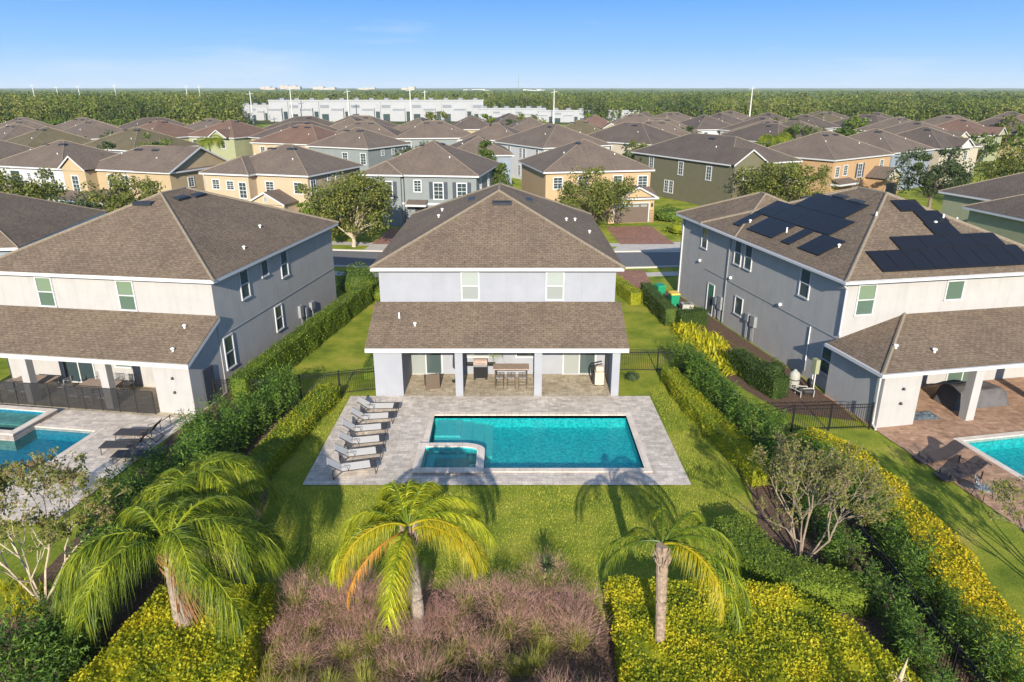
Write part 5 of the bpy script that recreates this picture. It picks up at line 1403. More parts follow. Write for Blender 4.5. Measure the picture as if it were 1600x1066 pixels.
# ---- broadleaf street trees
def tree(label, x, y, h, r, mat='lf_oak', n=5200, leaf=.30, trunk=None, bark='bark', cat='tree', name='oak_tree', seed=None, shape='round', clumps=46, group=None, cz=None):
    seed = seed if seed is not None else int(abs(x * 31 + y * 17)); rng = np.random.default_rng(seed)
    t = thing(name, label, cat, (x, y, 0), 0, group)
    th = trunk if trunk is not None else h * .28; tr = max(.07, h * .022)
    d = unit(rng.normal(0, 1, (clumps, 3))); rad = rng.uniform(.30, 1.12, clumps) ** .6; d[:, 2] = d[:, 2] * .9 + .0; rad *= 1 + .18 * np.sin(np.arctan2(d[:, 1], d[:, 0]) * 3 + seed)
    ch = (h - th) * .5
    C = d * rad[:, None] * np.array([r * .88, r * .88, ch * .92]); C[:, 2] += th + ch
    if shape == 'cone':
        C[:, 2] = th * .5 + (h - th * .5) * rng.uniform(0, 1, clumps) ** .9; f = 1 - (C[:, 2] / h) ** 1.3 * .8; a = rng.uniform(0, 6.28, clumps); C[:, 0] = np.cos(a) * r * .75 * f; C[:, 1] = np.sin(a) * r * .75 * f
    w = MB(); w.tube([(0, 0, 0), (.03 * h * .2, 0, th * .5), (0, .02, th)], [tr * 1.35, tr * 1.05, tr], 8)
    for c in C[: 30]:
        m = Vector((c[0] * .42, c[1] * .42, th + (c[2] - th) * .55 + rng.uniform(-.2, .2)))
        w.tube([(0, 0, th * rng.uniform(.75, 1)), m, Vector(c)], [tr * .55, tr * .3, tr * .08], 5)
    w.build('trunk', M[bark], t)
    k = rng.integers(0, clumps, n); cr = (r * .20 + .12) * rng.uniform(.5, 1.45, clumps)
    dd = unit(rng.normal(0, 1, (n, 3))) * (rng.uniform(.15, 1, n) ** .45)[:, None] * cr[k][:, None] * np.array([1, 1, .72])
    P = C[k] + dd; V, F = leaf_quads(P, unit(dd + np.array([0, 0, .15])), leaf, .9, .6, rng)
    link('crown', np_mesh('crown', V, F, M[mat]), t); return t
tree('broad oak with a pale trunk in front of the shuttered blue-grey house', -16.2, 71.2, 7.8, 4.9, n=15000, leaf=.27, clumps=95, trunk=1.1, bark='bark_pale')
tree('feathery oak in front of the peach house', 9.2, 79.5, 7.2, 4.6, 'lf_oak', n=8500, leaf=.26, clumps=76, trunk=1.3)
tree('rounded oak behind the solar-panel roof in front of the orange house', 33.8, 88.5, 7.6, 5.6, 'lf_oak', n=9500, leaf=.3, clumps=80, trunk=1.2)
tree('dark dense oak at the corner of the pale green house', 53.0, 90.0, 8.6, 4.7, 'lf_oak_dark', n=7000, leaf=.32, clumps=50)
tree('light green tree against the right picture edge', 67.5, 93.0, 9.0, 7.0, 'lf_oak', n=9500, leaf=.34, clumps=80, trunk=1.2)
tree('oak peeping over the roof ridge in front of the tan townhouse', -41.0, 76.0, 6.9, 4.6, 'lf_oak', n=5000, leaf=.30)
tree('spreading oak at the left picture edge in front of the white townhouse', -51.5, 73.0, 8.2, 5.2, 'lf_oak', n=6500, leaf=.32)
tree('low dark purple-green tree between the edge oak and the white porch', -44.5, 70.5, 5.4, 2.6, 'lf_oak_dark', n=2600, leaf=.28)
tree('tall cypress-like tree between the shuttered and the pale bin house', -3.6, 101, 8.2, 2.6, 'lf_cypress', n=4200, leaf=.3, name='cypress_tree', shape='cone', trunk=.6)
tree('leaning cypress-like tree in the gap beside the peach house', -1.6, 92.5, 6.0, 2.4, 'lf_cypress', n=3600, leaf=.3, name='cypress_tree', shape='cone', trunk=.4)
tree('bushy tree between the tan house and the shuttered house', -19.4, 88.5, 6.0, 2.3, 'lf_cypress', n=3000, leaf=.3, trunk=.5)
tree('low bush tree behind the oak with the pale trunk, beside the white house', -21.5, 76.5, 4.2, 2.3, 'lf_hedge', n=2600, leaf=.26, trunk=.4)
tree('low bush by the verge left of the pale-trunk oak', -19.0, 74.5, 3.0, 1.9, 'lf_hedge', n=1800, leaf=.22, trunk=.3)
tree('shrubby tree between the blue-grey third-row house and the shuttered house', -14.5, 118, 7.0, 3.8, 'lf_oak_dark', n=3200, leaf=.36)
tree('thin-crowned tree over the long dark ridge behind the peach house', 19.5, 112, 5.4, 2.6, 'lf_oak_dark', n=1500, leaf=.3)
tree('dark clump of trees behind the slate-blue house roof', 55.0, 139, 9.0, 4.5, 'lf_cypress', n=4200, leaf=.42)
tree('second dark tree clump behind the slate-blue house roof', 64.0, 141, 8.6, 4.5, 'lf_cypress', n=4200, leaf=.42)
tree('bush between the green-walled row and the orange house roof', 45.0, 124, 7.2, 3.2, 'lf_oak_dark', n=2600, leaf=.38)
for k, (px, py, hh, rr2) in enumerate([(58, 214, 6.8, 6), (78, 214, 6.4, 5), (98, 214, 6.8, 6), (118, 214, 6.5, 5), (270, 196, 7.5, 6), (300, 196, 7.5, 7), (365, 188, 8.5, 6)]):
    p = G(px, py + 6, 0); tree('leafy tree in the green belt between the far roofs on the pine-wood side', p[0] * .98, p[1] * .98, hh, rr2 * .8, 'lf_oak_dark' if k % 2 else 'lf_hedge', n=1800, leaf=.6, group='trees in the green belt among the far roofs', clumps=30)
for k, (px, d, hh) in enumerate([(830, 190, 9.5), (760, 205, 9), (680, 215, 9.5), (925, 215, 8.5), (1205, 170, 9), (1330, 190, 9.5), (1350, 200, 9.5), (1600, 140, 10), (1570, 165, 10)]):
    x = (px - 800) / 1100 * (d * .941 + 5); tree('round tree showing between the far brown roofs', x, d, hh, 4.0, 'lf_hedge' if k % 2 else 'lf_oak', n=1600, leaf=.6, group='trees between the far brown roofs', clumps=28)
rtt = random.Random(77)
for k in range(60):
    d = rtt.uniform(112, 200); a = rtt.uniform(-.68, .68); x, y = a * d, d
    if min(math.dist((x, y), (p[0] + 6, p[1] + 6)) for p in occupied) < 8.5: continue
    tree('small leafy garden tree squeezed between the brown-roofed houses', x, y, rtt.uniform(5.5, 8.5), rtt.uniform(2.2, 3.8), rtt.choice(['lf_oak', 'lf_hedge', 'lf_cypress', 'lf_oak_dark']), n=1500, leaf=.45, group='garden trees between the far houses', clumps=28)
def far_palm(label, x, y, h, s):
    specs = [(k * 137.5 % 360, FR[k % 4], s * random.uniform(.9, 1.1), 12 - (k % 3) * 10) for k in range(15)]
    palm(label, x, y, h, (.1, 0), specs, (.2, .15))
far_palm('bushy palm before the cream roofs, behind the tan gabled house', -54.5, 131, 6.2, .95)
far_palm('bushy palm at the end of the olive house roof', 42.5, 118.5, 7.4, 1.05)

# ---- bare crape myrtles: many stems, fine twigs, few leaves
def myrtle(label, x, y, h, spread, seed, stems=5, n_leaf=900, leaf=.10, mat='lf_autumn', bark='twig', low=.9):
    rng = random.Random(seed); t = thing('crape_myrtle', label, 'small tree', (x, y, 0)); w = MB(); tips = []
    def grow(p, d, L, r, depth):
        q = p + d * L; mid = p + d * L * .5 + Vector((rng.uniform(-1, 1), rng.uniform(-1, 1), rng.uniform(-1, 1))) * L * .06
        w.tube([p, mid, q], [r, r * .85, r * .7], 6 if depth < 2 else 4 if depth < 4 else 3, cap=False)
        if depth >= 3: tips.append((mid, q))
        if depth >= 6 or r < .0025: return
        for _ in range(rng.choice([2, 3, 3]) if depth < 5 else 3):
            e = (d + Vector((rng.uniform(-1, 1), rng.uniform(-1, 1), rng.uniform(-.45, .75))) * (.62 if depth else .5)).normalized()
            grow(q, e, L * rng.uniform(.58, .80), r * .62, depth + 1)
    for k in range(stems):
        a = k * 2 * PI / stems + rng.uniform(-.3, .3); o = rng.uniform(.25, .5)
        d = Vector((math.cos(a) * o * spread, math.sin(a) * o * spread, 1)).normalized()
        grow(Vector((math.cos(a) * .1, math.sin(a) * .1, 0)), d, h * .33, .044, 0)
    w.build('branches', M[bark], t)
    rg = np.random.default_rng(seed); i = rg.integers(0, len(tips), n_leaf); A = np.array([tuple(a) for a, b in tips]); B = np.array([tuple(b) for a, b in tips])
    P = A[i] + (B[i] - A[i]) * rg.uniform(0, 1.15, n_leaf)[:, None] + rg.normal(0, .05, (n_leaf, 3))
    V, F = leaf_quads(P, rg.normal(0, 1, (n_leaf, 3)), leaf, .5, .6, rg); link('leaves', np_mesh('leaves', V, F, M[mat]), t); return t
myrtle('nearly bare pale-stemmed crape myrtle standing inside the hooked green hedge', 9.9, 20.2, 4.3, 1.25, 11, 6, 6500, .09)
myrtle('nearly bare crape myrtle beside the shaded blue pool', *G(68, 938), 4.6, 1.2, 23, 5, 12000, .095, bark='bark_pale')
myrtle('bare crape myrtle at the edge of the terracotta deck lawn', 17.3, 18.4, 3.7, 1.25, 31, 5, 6000, .09)

# ---- the pine wood and the far woods: uncountable trees, one mass each
def wood(name, label, cells, n, seed, quads=90, hh=(7.5, 14.0), leaf=.8):
    rng = np.random.default_rng(seed); V, F, k = [], [], 0
    xs, ys = cells(n, rng); n = len(xs); H = rng.uniform(*hh, n); Rr = rng.uniform(1.2, 3.9, n) * H / 12
    q = np.repeat(np.arange(n), quads); m = len(q); d = unit(rng.normal(0, 1, (m, 3))); rad = rng.uniform(.3, 1, m) ** .5
    zc = H * .64; P = np.column_stack([xs[q] + d[:, 0] * rad * Rr[q], ys[q] + d[:, 1] * rad * Rr[q], zc[q] + d[:, 2] * rad * H[q] * .36])
    f = rng.uniform(0, 1, m) < .34; P[f, 2] = rng.uniform(.3, 5.0, f.sum()); P[f, :2] += rng.normal(0, 1.6, (f.sum(), 2))
    parts = [leaf_quads(P, d + np.array([0, 0, .3]), leaf, .8, .7, rng)]
    w = .09; xs, ys, H = xs[::3], ys[::3], H[::3]; n = len(xs)
    a = np.stack([np.column_stack([xs - w, ys, 0 * xs]), np.column_stack([xs + w, ys, 0 * xs]), np.column_stack([xs + w * .5, ys, H * .9]), np.column_stack([xs - w * .5, ys, H * .9])], 1).reshape(-1, 3)
    b = np.stack([np.column_stack([xs, ys - w, 0 * xs]), np.column_stack([xs, ys + w, 0 * xs]), np.column_stack([xs, ys + w * .5, H * .9]), np.column_stack([xs, ys - w * .5, H * .9])], 1).reshape(-1, 3)
    V, F = cat_mesh(parts); o = link(name, np_mesh(name, V, F, M['lf_forest']))
    tag(o, label, 'wood', kind='stuff')
    tr = link(name + '_trunks', np_mesh(name + '_trunks', *cat_mesh([(a, np.arange(4 * n).reshape(n, 4)), (b, np.arange(4 * n).reshape(n, 4))]), M['bark']), o)
def cells_fn(amin, amax, dfun, depth):
    def f(n, rng):
        a = rng.uniform(amin, amax, n * 2); d = dfun(a) + depth * rng.uniform(0, 1, n * 2) ** 1.5
        return (a * d)[:n], d[:n]
    return f
wood('pine_wood', 'tall pine wood standing behind the far roofs left of the warehouses', cells_fn(-.82, -.37, lambda a: 262 + 0 * a, 190), 3600, 5)
wood('dark_wood', 'wood spreading behind the warehouses', cells_fn(-.46, .30, lambda a: 415 + 0 * a, 170), 3000, 6, 60, (7.0, 13.0), .95)
wood('broadleaf_wood', 'wood spreading behind the roofs on the solar-panel side', cells_fn(.10, .84, lambda a: 345 - 60 * np.clip((a - .25) / .5, 0, 1), 190), 3800, 7, 66, (6.0, 12.5), .95)

wood('deep_wood', 'deeper part of the wood under the horizon', cells_fn(-.80, .82, lambda a: 520 + 0 * a, 600), 8000, 8, 18, (8.0, 13.5), 1.9)
# beyond: rolling canopy of the endless wood
nx, ny = 150, 120
xs = np.linspace(-1, 1, nx); dd = 560 * (8000 / 560) ** np.linspace(0, 1, ny)
X = xs[None, :] * dd[:, None] * .95; Y = np.repeat(dd[:, None], nx, 1); rg = np.random.default_rng(2)
Z = 8.0 + rg.normal(0, 1.4, X.shape) + 1.6 * np.sin(X / 90 + Y / 160) * np.cos(Y / 70) + np.clip((Y - 3000) / 5000, 0, 1) * 7
V = np.column_stack([X.ravel(), Y.ravel(), Z.ravel()]); I = np.arange(nx * ny).reshape(ny, nx)
F = np.stack([I[:-1, :-1], I[:-1, 1:], I[1:, 1:], I[1:, :-1]], -1).reshape(-1, 4)
mC, n, l, b = newmat('canopy', .95, .05)
tcn = n.new("ShaderNodeTexCoord"); f_ = noise(n, l, tcn.outputs['Object'], .05, 6, .7); r = ramp(n, [(.3, (.07, .105, .04)), (.55, (.14, .19, .06)), (.75, (.21, .24, .09))]); l.new(f_, r.inputs[0]); l.new(r.outputs[0], b.inputs['Base Color'])
tag(link('distant_forest', np_mesh('distant_forest', V, F, mC)), 'endless wood fading to the horizon', 'wood', kind='stuff')

# short blades standing in the turf of the middle lawn
rg = np.random.default_rng(15); n = 150000
gx = rg.uniform(-9.6, 9.4, n); gy = 17.0 + 18.5 * rg.uniform(0, 1, n)
ok = ~((gx > -8.6) & (gx < 7.4) & (gy > 25.05)) & ~((gx > -6.8) & (gx < 2.4) & (gy < 18.6)) & ~((gx > 2.9) & (gy < 18.2)) & ~((gx < -7) & (gy < 17.6)) & (gx < 8.9 - .0 * gy) & (gx > -9.2 - (34 - gy) * .04)
gx, gy = gx[ok], gy[ok]; n = len(gx); a = rg.uniform(0, 6.28, n); e = rg.uniform(.5, 1.4, n)
Dg = np.column_stack([np.cos(a) * np.cos(e), np.sin(a) * np.cos(e), np.sin(e)])
tag(link('grass', np_mesh('grass', *strips(np.column_stack([gx, gy, np.zeros(n)]), Dg, rg.uniform(.05, .11, n), np.full(n, .2), rg.uniform(.012, .03, n), unit(np.cross(Dg, [0, 0, 1.0])), 1), M['lf_grass'])), 'short yellow-green turf blades of the middle lawn', 'grass', kind='stuff')
# ------------------------------------------------------------------ fences
def fence(label, pts, h=1.35, gates=(), lay='lawn', step=2.4):
    t = thing('metal_fence', label, 'fence', (pts[0][0], pts[0][1], 0))
    o = Vector((pts[0][0], pts[0][1])); P = [Vector(p) - o for p in pts]
    panel = MB(); posts = []
    for i in range(len(P) - 1):
        a, b = P[i], P[i + 1]; L = (b - a).length; u = (b - a).normalized()
        for z in (.14, h - .18, h - .02): panel.bar((a.x, a.y, z), (b.x, b.y, z), .03)
        n = int(L / .11)
        for k in range(n):
            p = a + u * (k + .5) * .11; panel.bar((p.x, p.y, .06), (p.x, p.y, h), .016)
        m = max(1, round(L / step)); posts += [a.lerp(b, k / m) for k in range(m)]
    posts.append(P[-1]); panel.build('picket_panel', M['black'], t, uv=False)
    for p in posts: MB().box(p.x - .03, p.x + .03, p.y - .03, p.y + .03, 0, h + .06).build('post', M['black'], t)
    return t
fence('black picket fence from the white mesh-fence house to the pale grey house wall', [(-15.2, 33.0), (-13.0, 33.1), (-11.0, 33.6), (-7.2, 34.7)])
fence('black picket fence with gate between the pale grey house and the fence corner', [(5.7, 37.4), (8.3, 37.4), (10.25, 37.5)], step=2.0)
fence('long black picket fence hidden among the shrub rows on the solar-panel side', [(10.3, 37.4), (11.0, 31), (11.4, 29.2), (11.8, 22), (11.9, 12.5)])
fence('black picket fence with gate from the shrub corner to the solar-panel house', [(11.6, 29.3), (13.2, 29.9), (15.0, 30.0), (17.0, 30.15)], step=1.8)
# pale mesh safety fence round the patio of the white house
t = thing('pool_mesh_fence', 'dark see-through mesh pool fence in front of the white house patio', 'fence', (LF[0], LF[1], 0), R(LF[2]))
m = MB(); m.box(-12.6, -2.0, -3.10, -3.095, .05, 1.25); m.build('mesh_screen', M['screen'], t, uv=False)
for k in range(12): MB().tube([(-12.6 + k * .96, -3.13, 0), (-12.6 + k * .96, -3.13, 1.28)], .02, 6).build('post', M['dark'], t)
MB().box(-12.6, -2.0, -3.115, -3.085, 1.235, 1.265).build('top_band', M['dark'], t)
# low rail along the grey deck edge
t = thing('low_handrail', 'low metal handrail at the edge of the grey deck by the queen palm', 'handrail', (LF[0], LF[1], 0), R(LF[2]))
m = MB(); m.tube([(-.6, -3.9, .5), (-.75, -6.2, .5)], .02, 6)
for y in (-3.95, -4.7, -5.4, -6.15): m.tube([(-.68, y, 0), (-.68, y, .5)], .018, 6)
m.build('rail', M['dark'], t)

# ------------------------------------------------------------------ furniture
def lounger(label, x, y, rz, sling='sling', frame='bronze', back=36, group=None, foot=True):
    """head at local -x, foot at +x"""
    t = thing('sun_lounger', label, 'sun lounger', (x, y, .045), rz, group)
    f = MB(); H_ = .34
    for s in (-.33, .33):
        f.tube([(-.55, s, H_), (1.0, s, H_)], .022, 6)
        f.tube([(-.55, s, H_), (-.55 - .72 * math.cos(R(back)), s, H_ + .72 * math.sin(R(back)))], .022, 6)
        f.tube([(-.55, s, H_), (-.75, s, .2), (-.95, s, 0)], .02, 6)
        f.tube([(-.25, s, H_), (-.30, s * 1.12, .56), (-.62, s * 1.12, .60)], .016, 6)
    f.tube([(1.0, -.33, H_), (1.0, .33, H_)], .022, 6); f.tube([(-.95, -.33, .02), (-.95, .33, .02)], .018, 6)
    f.build('frame', M[frame], t)
    for s in (-.33, .33): MB().tube([(.9, s, H_), (.93, s, 0)], .022, 6).build('leg', M[frame], t)
    m = MB(); xs_ = [-.53, -.2, .2, .6, .72 if foot else 1.0]
    for a, b in zip(xs_, xs_[1:]): m.box(a, b, -.31, .31, H_ - .012 + .0, H_ + .014)
    m.build('seat_sling', M[sling], t)
    c, s_ = math.cos(R(back)), math.sin(R(back)); q = MB()
    q.add([(-.56 - c * .02 - s_ * .015, -.31, H_ + .02), (-.56 - c * .02 - s_ * .015, .31, H_ + .02), (-.56 - c * .72 - s_ * .015, .31, H_ + s_ * .72), (-.56 - c * .72 - s_ * .015, -.31, H_ + s_ * .72),
           (-.56 + s_ * .012, -.31, H_ + .03), (-.56 + s_ * .012, .31, H_ + .03), (-.56 - c * .72 + s_ * .012, .31, H_ + s_ * .72 + .01), (-.56 - c * .72 + s_ * .012, -.31, H_ + s_ * .72 + .01)],
          [(0, 1, 2, 3), (7, 6, 5, 4), (0, 4, 5, 1), (1, 5, 6, 2), (2, 6, 7, 3), (3, 7, 4, 0)])
    q.build('back_sling', M[sling], t)
    if foot: MB().box(.72, 1.0, -.315, .315, H_ - .01, H_ + .018).build('foot_pad', M['sling_dark'], t)
    return t
labs = ['beige sling lounger nearest the pale grey house, first of the row of six', 'beige lounger, second in the row from the pale grey house', 'pale lounger, third in the row counting from the pale grey house',
        'pale lounger, fourth in the row counting from the pale grey house', 'half-shaded lounger, fifth in the row counting from the pale grey house', 'half-shaded lounger at the lawn end of the row on the grey deck']
for i, ((px, py), rz) in enumerate(zip([(592, 634), (583, 650), (571, 668), (567, 687), (561, 706), (551, 728)], [2, 8, 11, 12, 14, 16])):
    p = G(px, py, .38); o = lounger(labs[i], p[0] + .05, p[1], R(rz), group='beige loungers in a row beside the turquoise pool')
    o.scale = (.93, 1.0, .95)
for lab, (px, py), rz in [('dark lounger with raised back nearer the mesh fence on the grey deck', (217, 678), 178), ('dark lounger with raised back nearer the bare tree on the grey deck', (196, 697), 182), ]:
    p = G(px, py, .3); lounger(lab, p[0], p[1], R(rz), 'sling_dark', 'bronze', 50, 'dark loungers beside the shaded pool', foot=False)
p = G(215, 712, .3); lounger('dark lounger half hidden under the queen palm fronds on the grey deck', p[0], p[1], R(180), 'sling_dark', 'bronze', 20, 'dark loungers beside the shaded pool', foot=False)

def wave_lounger(label, px, py, rz):
    p = G(px, py, .3); t = thing('sun_lounger', label, 'sun lounger', (p[0], p[1], .045), rz, 'brown wicker loungers on the terracotta deck')
    N = 18; top, bot = [], []
    for i in range(N + 1):
        u = i / N; x = -1.05 + 2.1 * u; z = .34 + .22 * math.exp(-((u - .08) / .16) ** 2) * 1.6 + .10 * math.sin(u * PI * 1.6 + .5) - .14 * u; top.append((x, z))
    m = MB()
    for i in range(N):
        (xa, za), (xb, zb) = top[i], top[i + 1]; wa = .37 - .05 * abs(i / N - .5) * 2; wb = .37 - .05 * abs((i + 1) / N - .5) * 2
        m.add([(xa, -wa, za), (xb, -wb, zb), (xb, wb, zb), (xa, wa, za), (xa, -wa, za - .07), (xb, -wb, zb - .07), (xb, wb, zb - .07), (xa, wa, za - .07)], [(0, 1, 2, 3), (7, 6, 5, 4), (0, 4, 5, 1), (3, 2, 6, 7)] + ([(0, 3, 7, 4)] if i == 0 else []) + ([(1, 5, 6, 2)] if i == N - 1 else []))
    m.build('wicker_bed', M['sling_brown'], t)
    for x in (-.75, .75):
        for y in (-.28, .28): MB().tube([(x, y, 0), (x, y, .34)], .03, 6).build('leg', M['dark'], t)
    return t
wave_lounger('curved brown wicker lounger closer to the white patio column', 1468, 711, R(188)); wave_lounger('curved brown wicker lounger closer to the bare myrtle and lawn edge', 1502, 737, R(190))
p = G(1536, 768, .3)
t = thing('round_chair', 'round-backed dark wire chair near the pool at the terracotta deck edge', 'chair', (p[0], p[1], .045), R(200))
m = MB()
for k in range(10):
    a = R(-90 + k * 20); m.tube([(.28 * math.cos(a) * .6, .28 * math.sin(a) * .6, .42), (.34 * math.cos(a) + .0, .34 * math.sin(a), .62), (.36 * math.cos(a), .38 * math.sin(a), .88)], .016, 5)
m.build('backrest', M['greymetal'], t); MB().lathe([(.30, .38), (.33, .40), (.33, .43), (.28, .45)], (0, 0), 14).build('seat', M['greymetal'], t)
for sx in (-.2, .2):
    for sy in (-.2, .2): MB().tube([(sx, sy, .4), (sx * 1.3, sy * 1.3, 0)], .015, 6).build('leg', M['dark'], t)

def cover(label, loc, rz, sx, sy, h, mat='cover', name='covered_furniture', seed=1):
    rng = random.Random(seed); m = MB(); nx_, ny_ = 14, 10
    prof = [(0, 0), (.02, .55), (.06, .85), (.16, .97)]
    g_ = []
    for j in range(ny_ + 1):
        row = []
        for i in range(nx_ + 1):
            u, v = i / nx_, j / ny_; e = min(u, 1 - u, v, 1 - v) * 2
            z = h * min(1, (e / .22) ** .45) if e > 0 else 0
            z = z * (.93 + .07 * math.sin(u * 9 + seed) * math.cos(v * 7)) + (rng.uniform(-.02, .02) if e > 0 else 0)
            k = 1 + .07 * (1 - min(1, e / .25))
            row.append(((u - .5) * sx * k, (v - .5) * sy * k, z))
        g_.append(row)
    m.add([p for r_ in g_ for p in r_], [(j * (nx_ + 1) + i, j * (nx_ + 1) + i + 1, (j + 1) * (nx_ + 1) + i + 1, (j + 1) * (nx_ + 1) + i) for j in range(ny_) for i in range(nx_)])
    o = m.build(name, M[mat], None, smooth=True); o.location = loc; o.rotation_euler = (0, 0, rz); return tag(o, label, 'furniture cover')
cover('large grey weather cover over a dining set behind the white patio column', (*rf(6.5, -2.3), .045), R(11), 3.2, 1.5, .95, seed=2)
cover('dark grey covered armchair beside the patio end wall with a long shadow', (*rf(2.35, -1.9), .045), R(11), 1.2, 1.2, .85, seed=5)
cover('round dark covered object by the glass door of the solar-panel house', (*rf(3.6, -1.1), .045), R(11), 1.0, .8, .95, seed=7)
m = MB(); rg2 = random.Random(3); gv = [[(i * .16 - .9, j * .18 - .45, .05 + rg2.uniform(0, .07) * (0 < i < 11 and 0 < j < 5)) for i in range(12)] for j in range(6)]
m.add([p for r_ in gv for p in r_], [(j * 12 + i, j * 12 + i + 1, (j + 1) * 12 + i + 1, (j + 1) * 12 + i) for j in range(5) for i in range(11)])
o = m.build('tarp', M['tarp']); o.location = (*rf(2.7, -3.3), 0.0); o.rotation_euler = (0, 0, R(8)); tag(o, 'crumpled blue-grey tarp lying on the terracotta patio', 'tarp')

# main patio
t = thing('wicker_armchair', 'brown wicker armchair on the patio near the first sliding door', 'armchair', (-4.35, 35.2, .036), R(-165))
MB().box(-.36, .36, -.36, .36, .02, .40).build('base', M['wicker'], t, bevel=.03); MB().box(-.38, -.26, -.36, .30, .40, .62).build('armrest', M['wicker'], t, bevel=.03); MB().box(.26, .38, -.36, .30, .40, .62).build('armrest', M['wicker'], t, bevel=.03)
MB().box(-.38, .38, .30, .42, .02, .86).build('backrest', M['wicker'], t, bevel=.03); MB().box(-.25, .25, -.34, .28, .401, .52).build('seat_cushion', M['cushion'], t, bevel=.03); MB().box(-.24, .24, .18, .29, .525, .82).build('back_cushion', M['cushion'], t, bevel=.03)
t = thing('gas_grill', 'steel gas grill with black cart and side shelves against the patio wall', 'grill', (-1.75, 36.35, .036))
MB().box(-.38, .38, -.28, .28, .12, .80).build('cart', M['black'], t, bevel=.01); MB().box(-.80, -.40, -.25, .25, .84, .88).build('side_shelf', M['dark'], t); MB().box(.40, .80, -.25, .25, .84, .88).build('side_shelf', M['dark'], t)
m = MB(); N = 8
for k in range(N):
    a0, a1 = PI * k / N, PI * (k + 1) / N
    m.quad((-.38, -.27 * math.cos(a0), .92 + .26 * math.sin(a0)), (-.38, -.27 * math.cos(a1), .92 + .26 * math.sin(a1)), (.38, -.27 * math.cos(a1), .92 + .26 * math.sin(a1)), (.38, -.27 * math.cos(a0), .92 + .26 * math.sin(a0)))
m.quad(*[(-.38, -.27 * math.cos(PI * k / N), .92 + .26 * math.sin(PI * k / N)) for k in range(N + 1)]); m.quad(*[(.38, -.27 * math.cos(PI * (N - k) / N), .92 + .26 * math.sin(PI * (N - k) / N)) for k in range(N + 1)])
l_ = m.build('lid', M['tabletop'], t); MB().tube([(-.28, -.32, 1.0), (.28, -.32, 1.0)], .015, 6).build('handle', M['steel'], l_)
MB().box(-.38, .38, -.31, .27, .80, .92).build('control_panel', M['steel'], t)
for sx in (-.32, .32):
    for sy in (-.22, .22): MB().lathe([(.05, 0), (.06, .03), (.06, .09), (.05, .12)], (sx, sy), 10).build('wheel', M['dark'], t)
t = thing('bar_table', 'brown rectangular bar table with three stools tucked in front on the patio', 'table', (-.05, 35.75, .036))
MB().box(-.98, .98, -.42, .42, .90, .96).build('tabletop', M['tabletop'], t, bevel=.01); MB().box(-.85, .85, -.3, .3, .82, .899).build('apron', M['bronze'], t)
for sx in (-.85, .85):
    for sy in (-.32, .32): MB().box(sx - .04, sx + .04, sy - .04, sy + .04, 0, .82).build('leg', M['bronze'], t)
for lab, x in (('bar stool nearest the grill at the brown bar table', -.65), ('middle bar stool at the brown bar table', -.03), ('bar stool nearest the far patio column at the brown bar table', .59)):
    t = thing('bar_stool', lab, 'stool', (x - .02, 35.0, .036), 0, 'bar stools at the brown bar table')
    MB().box(-.22, .22, -.2, .22, .62, .68).build('seat', M['cushion'], t, bevel=.02)
    for sx in (-.2, .2):
        for sy in (-.18, .2): MB().bar((sx, sy, .62), (sx * 1.1, sy * 1.1, 0), .03).build('leg', M['bronze'], t)
    m = MB()
    for z in (.84, .90, .98): m.bar((-.2, -.2, z), (.2, -.2, z), .022)
    for sx in (-.2, 0, .2): m.bar((sx, -.2, .64), (sx, -.2, 1.0), .025)
    m.build('backrest', M['bronze'], t); m = MB(); m.bar((-.2, -.2, .25), (.2, -.2, .25), .02).bar((-.2, .2, .25), (.2, .2, .25), .02); m.build('foot_rail', M['bronze'], t)
t = thing('folded_umbrella', 'closed dark parasol standing beside the first patio column', 'parasol', (-3.1, 35.9, .036))
MB().lathe([(.22, 0), (.24, .04), (.08, .08), (.04, .12)], (0, 0), 14).build('base', M['dark'], t); MB().tube([(0, 0, .1), (0, 0, 2.3)], .022, 6).build('pole', M['bronze'], t)
MB().lathe([(.06, .75), (.16, .85), (.15, 1.3), (.10, 1.8), (.05, 2.25)], (0, 0), 10).build('folded_canopy', M['sling_dark'], t)
t = thing('hanging_fern', 'green fern hanging under the patio roof above the bar table', 'hanging plant', (-.85, 36.1, 1.75))
MB().lathe([(.09, 0), (.15, .08), (.16, .18)], (0, 0), 12).build('pot', M['dark'], t); MB().tube([(0, 0, .15), (0, 0, .88)], .006, 5).build('hanger', M['dark'], t)
rng = np.random.default_rng(3); n = 240; a = rng.uniform(0, 6.28, n); e = rng.uniform(.0, 1.2, n); Dd = np.column_stack([np.cos(a) * np.cos(e), np.sin(a) * np.cos(e), np.sin(e)])
link('fronds', np_mesh('fronds', *strips(np.tile([0, 0, .18], (n, 1)), Dd, rng.uniform(.35, .6, n), rng.uniform(.8, 1.6, n), np.full(n, .035), unit(np.cross(Dd, [0, 0, 1.0])), 4), M['lf_hedge']), t)
t = thing('storage_trolley', 'beige pool supply trolley with a dark folded hood beside the far patio column', 'trolley', (4.75, 35.5, .036))
MB().box(-.25, .25, -.28, .28, .06, .80).build('bin', M['beige'], t, bevel=.04); MB().box(-.22, .24, -.25, .25, .801, 1.12).build('bag', M['beige'], t, bevel=.09)
m = MB(); m.tube([(-.32, .3, .1), (-.42, .2, .9), (-.30, .0, 1.25), (.1, -.05, 1.38)], .04, 7).tube([(-.32, -.2, .1), (-.42, -.2, .85), (-.30, -.25, 1.2), (.1, -.25, 1.32)], .03, 7); m.build('folded_hood', M['dark'], t)
for sx in (-.2, .2): MB().tube([(sx, -.24, .06), (sx, .24, .06)], .06, 10).build('wheel', M['dark'], t)

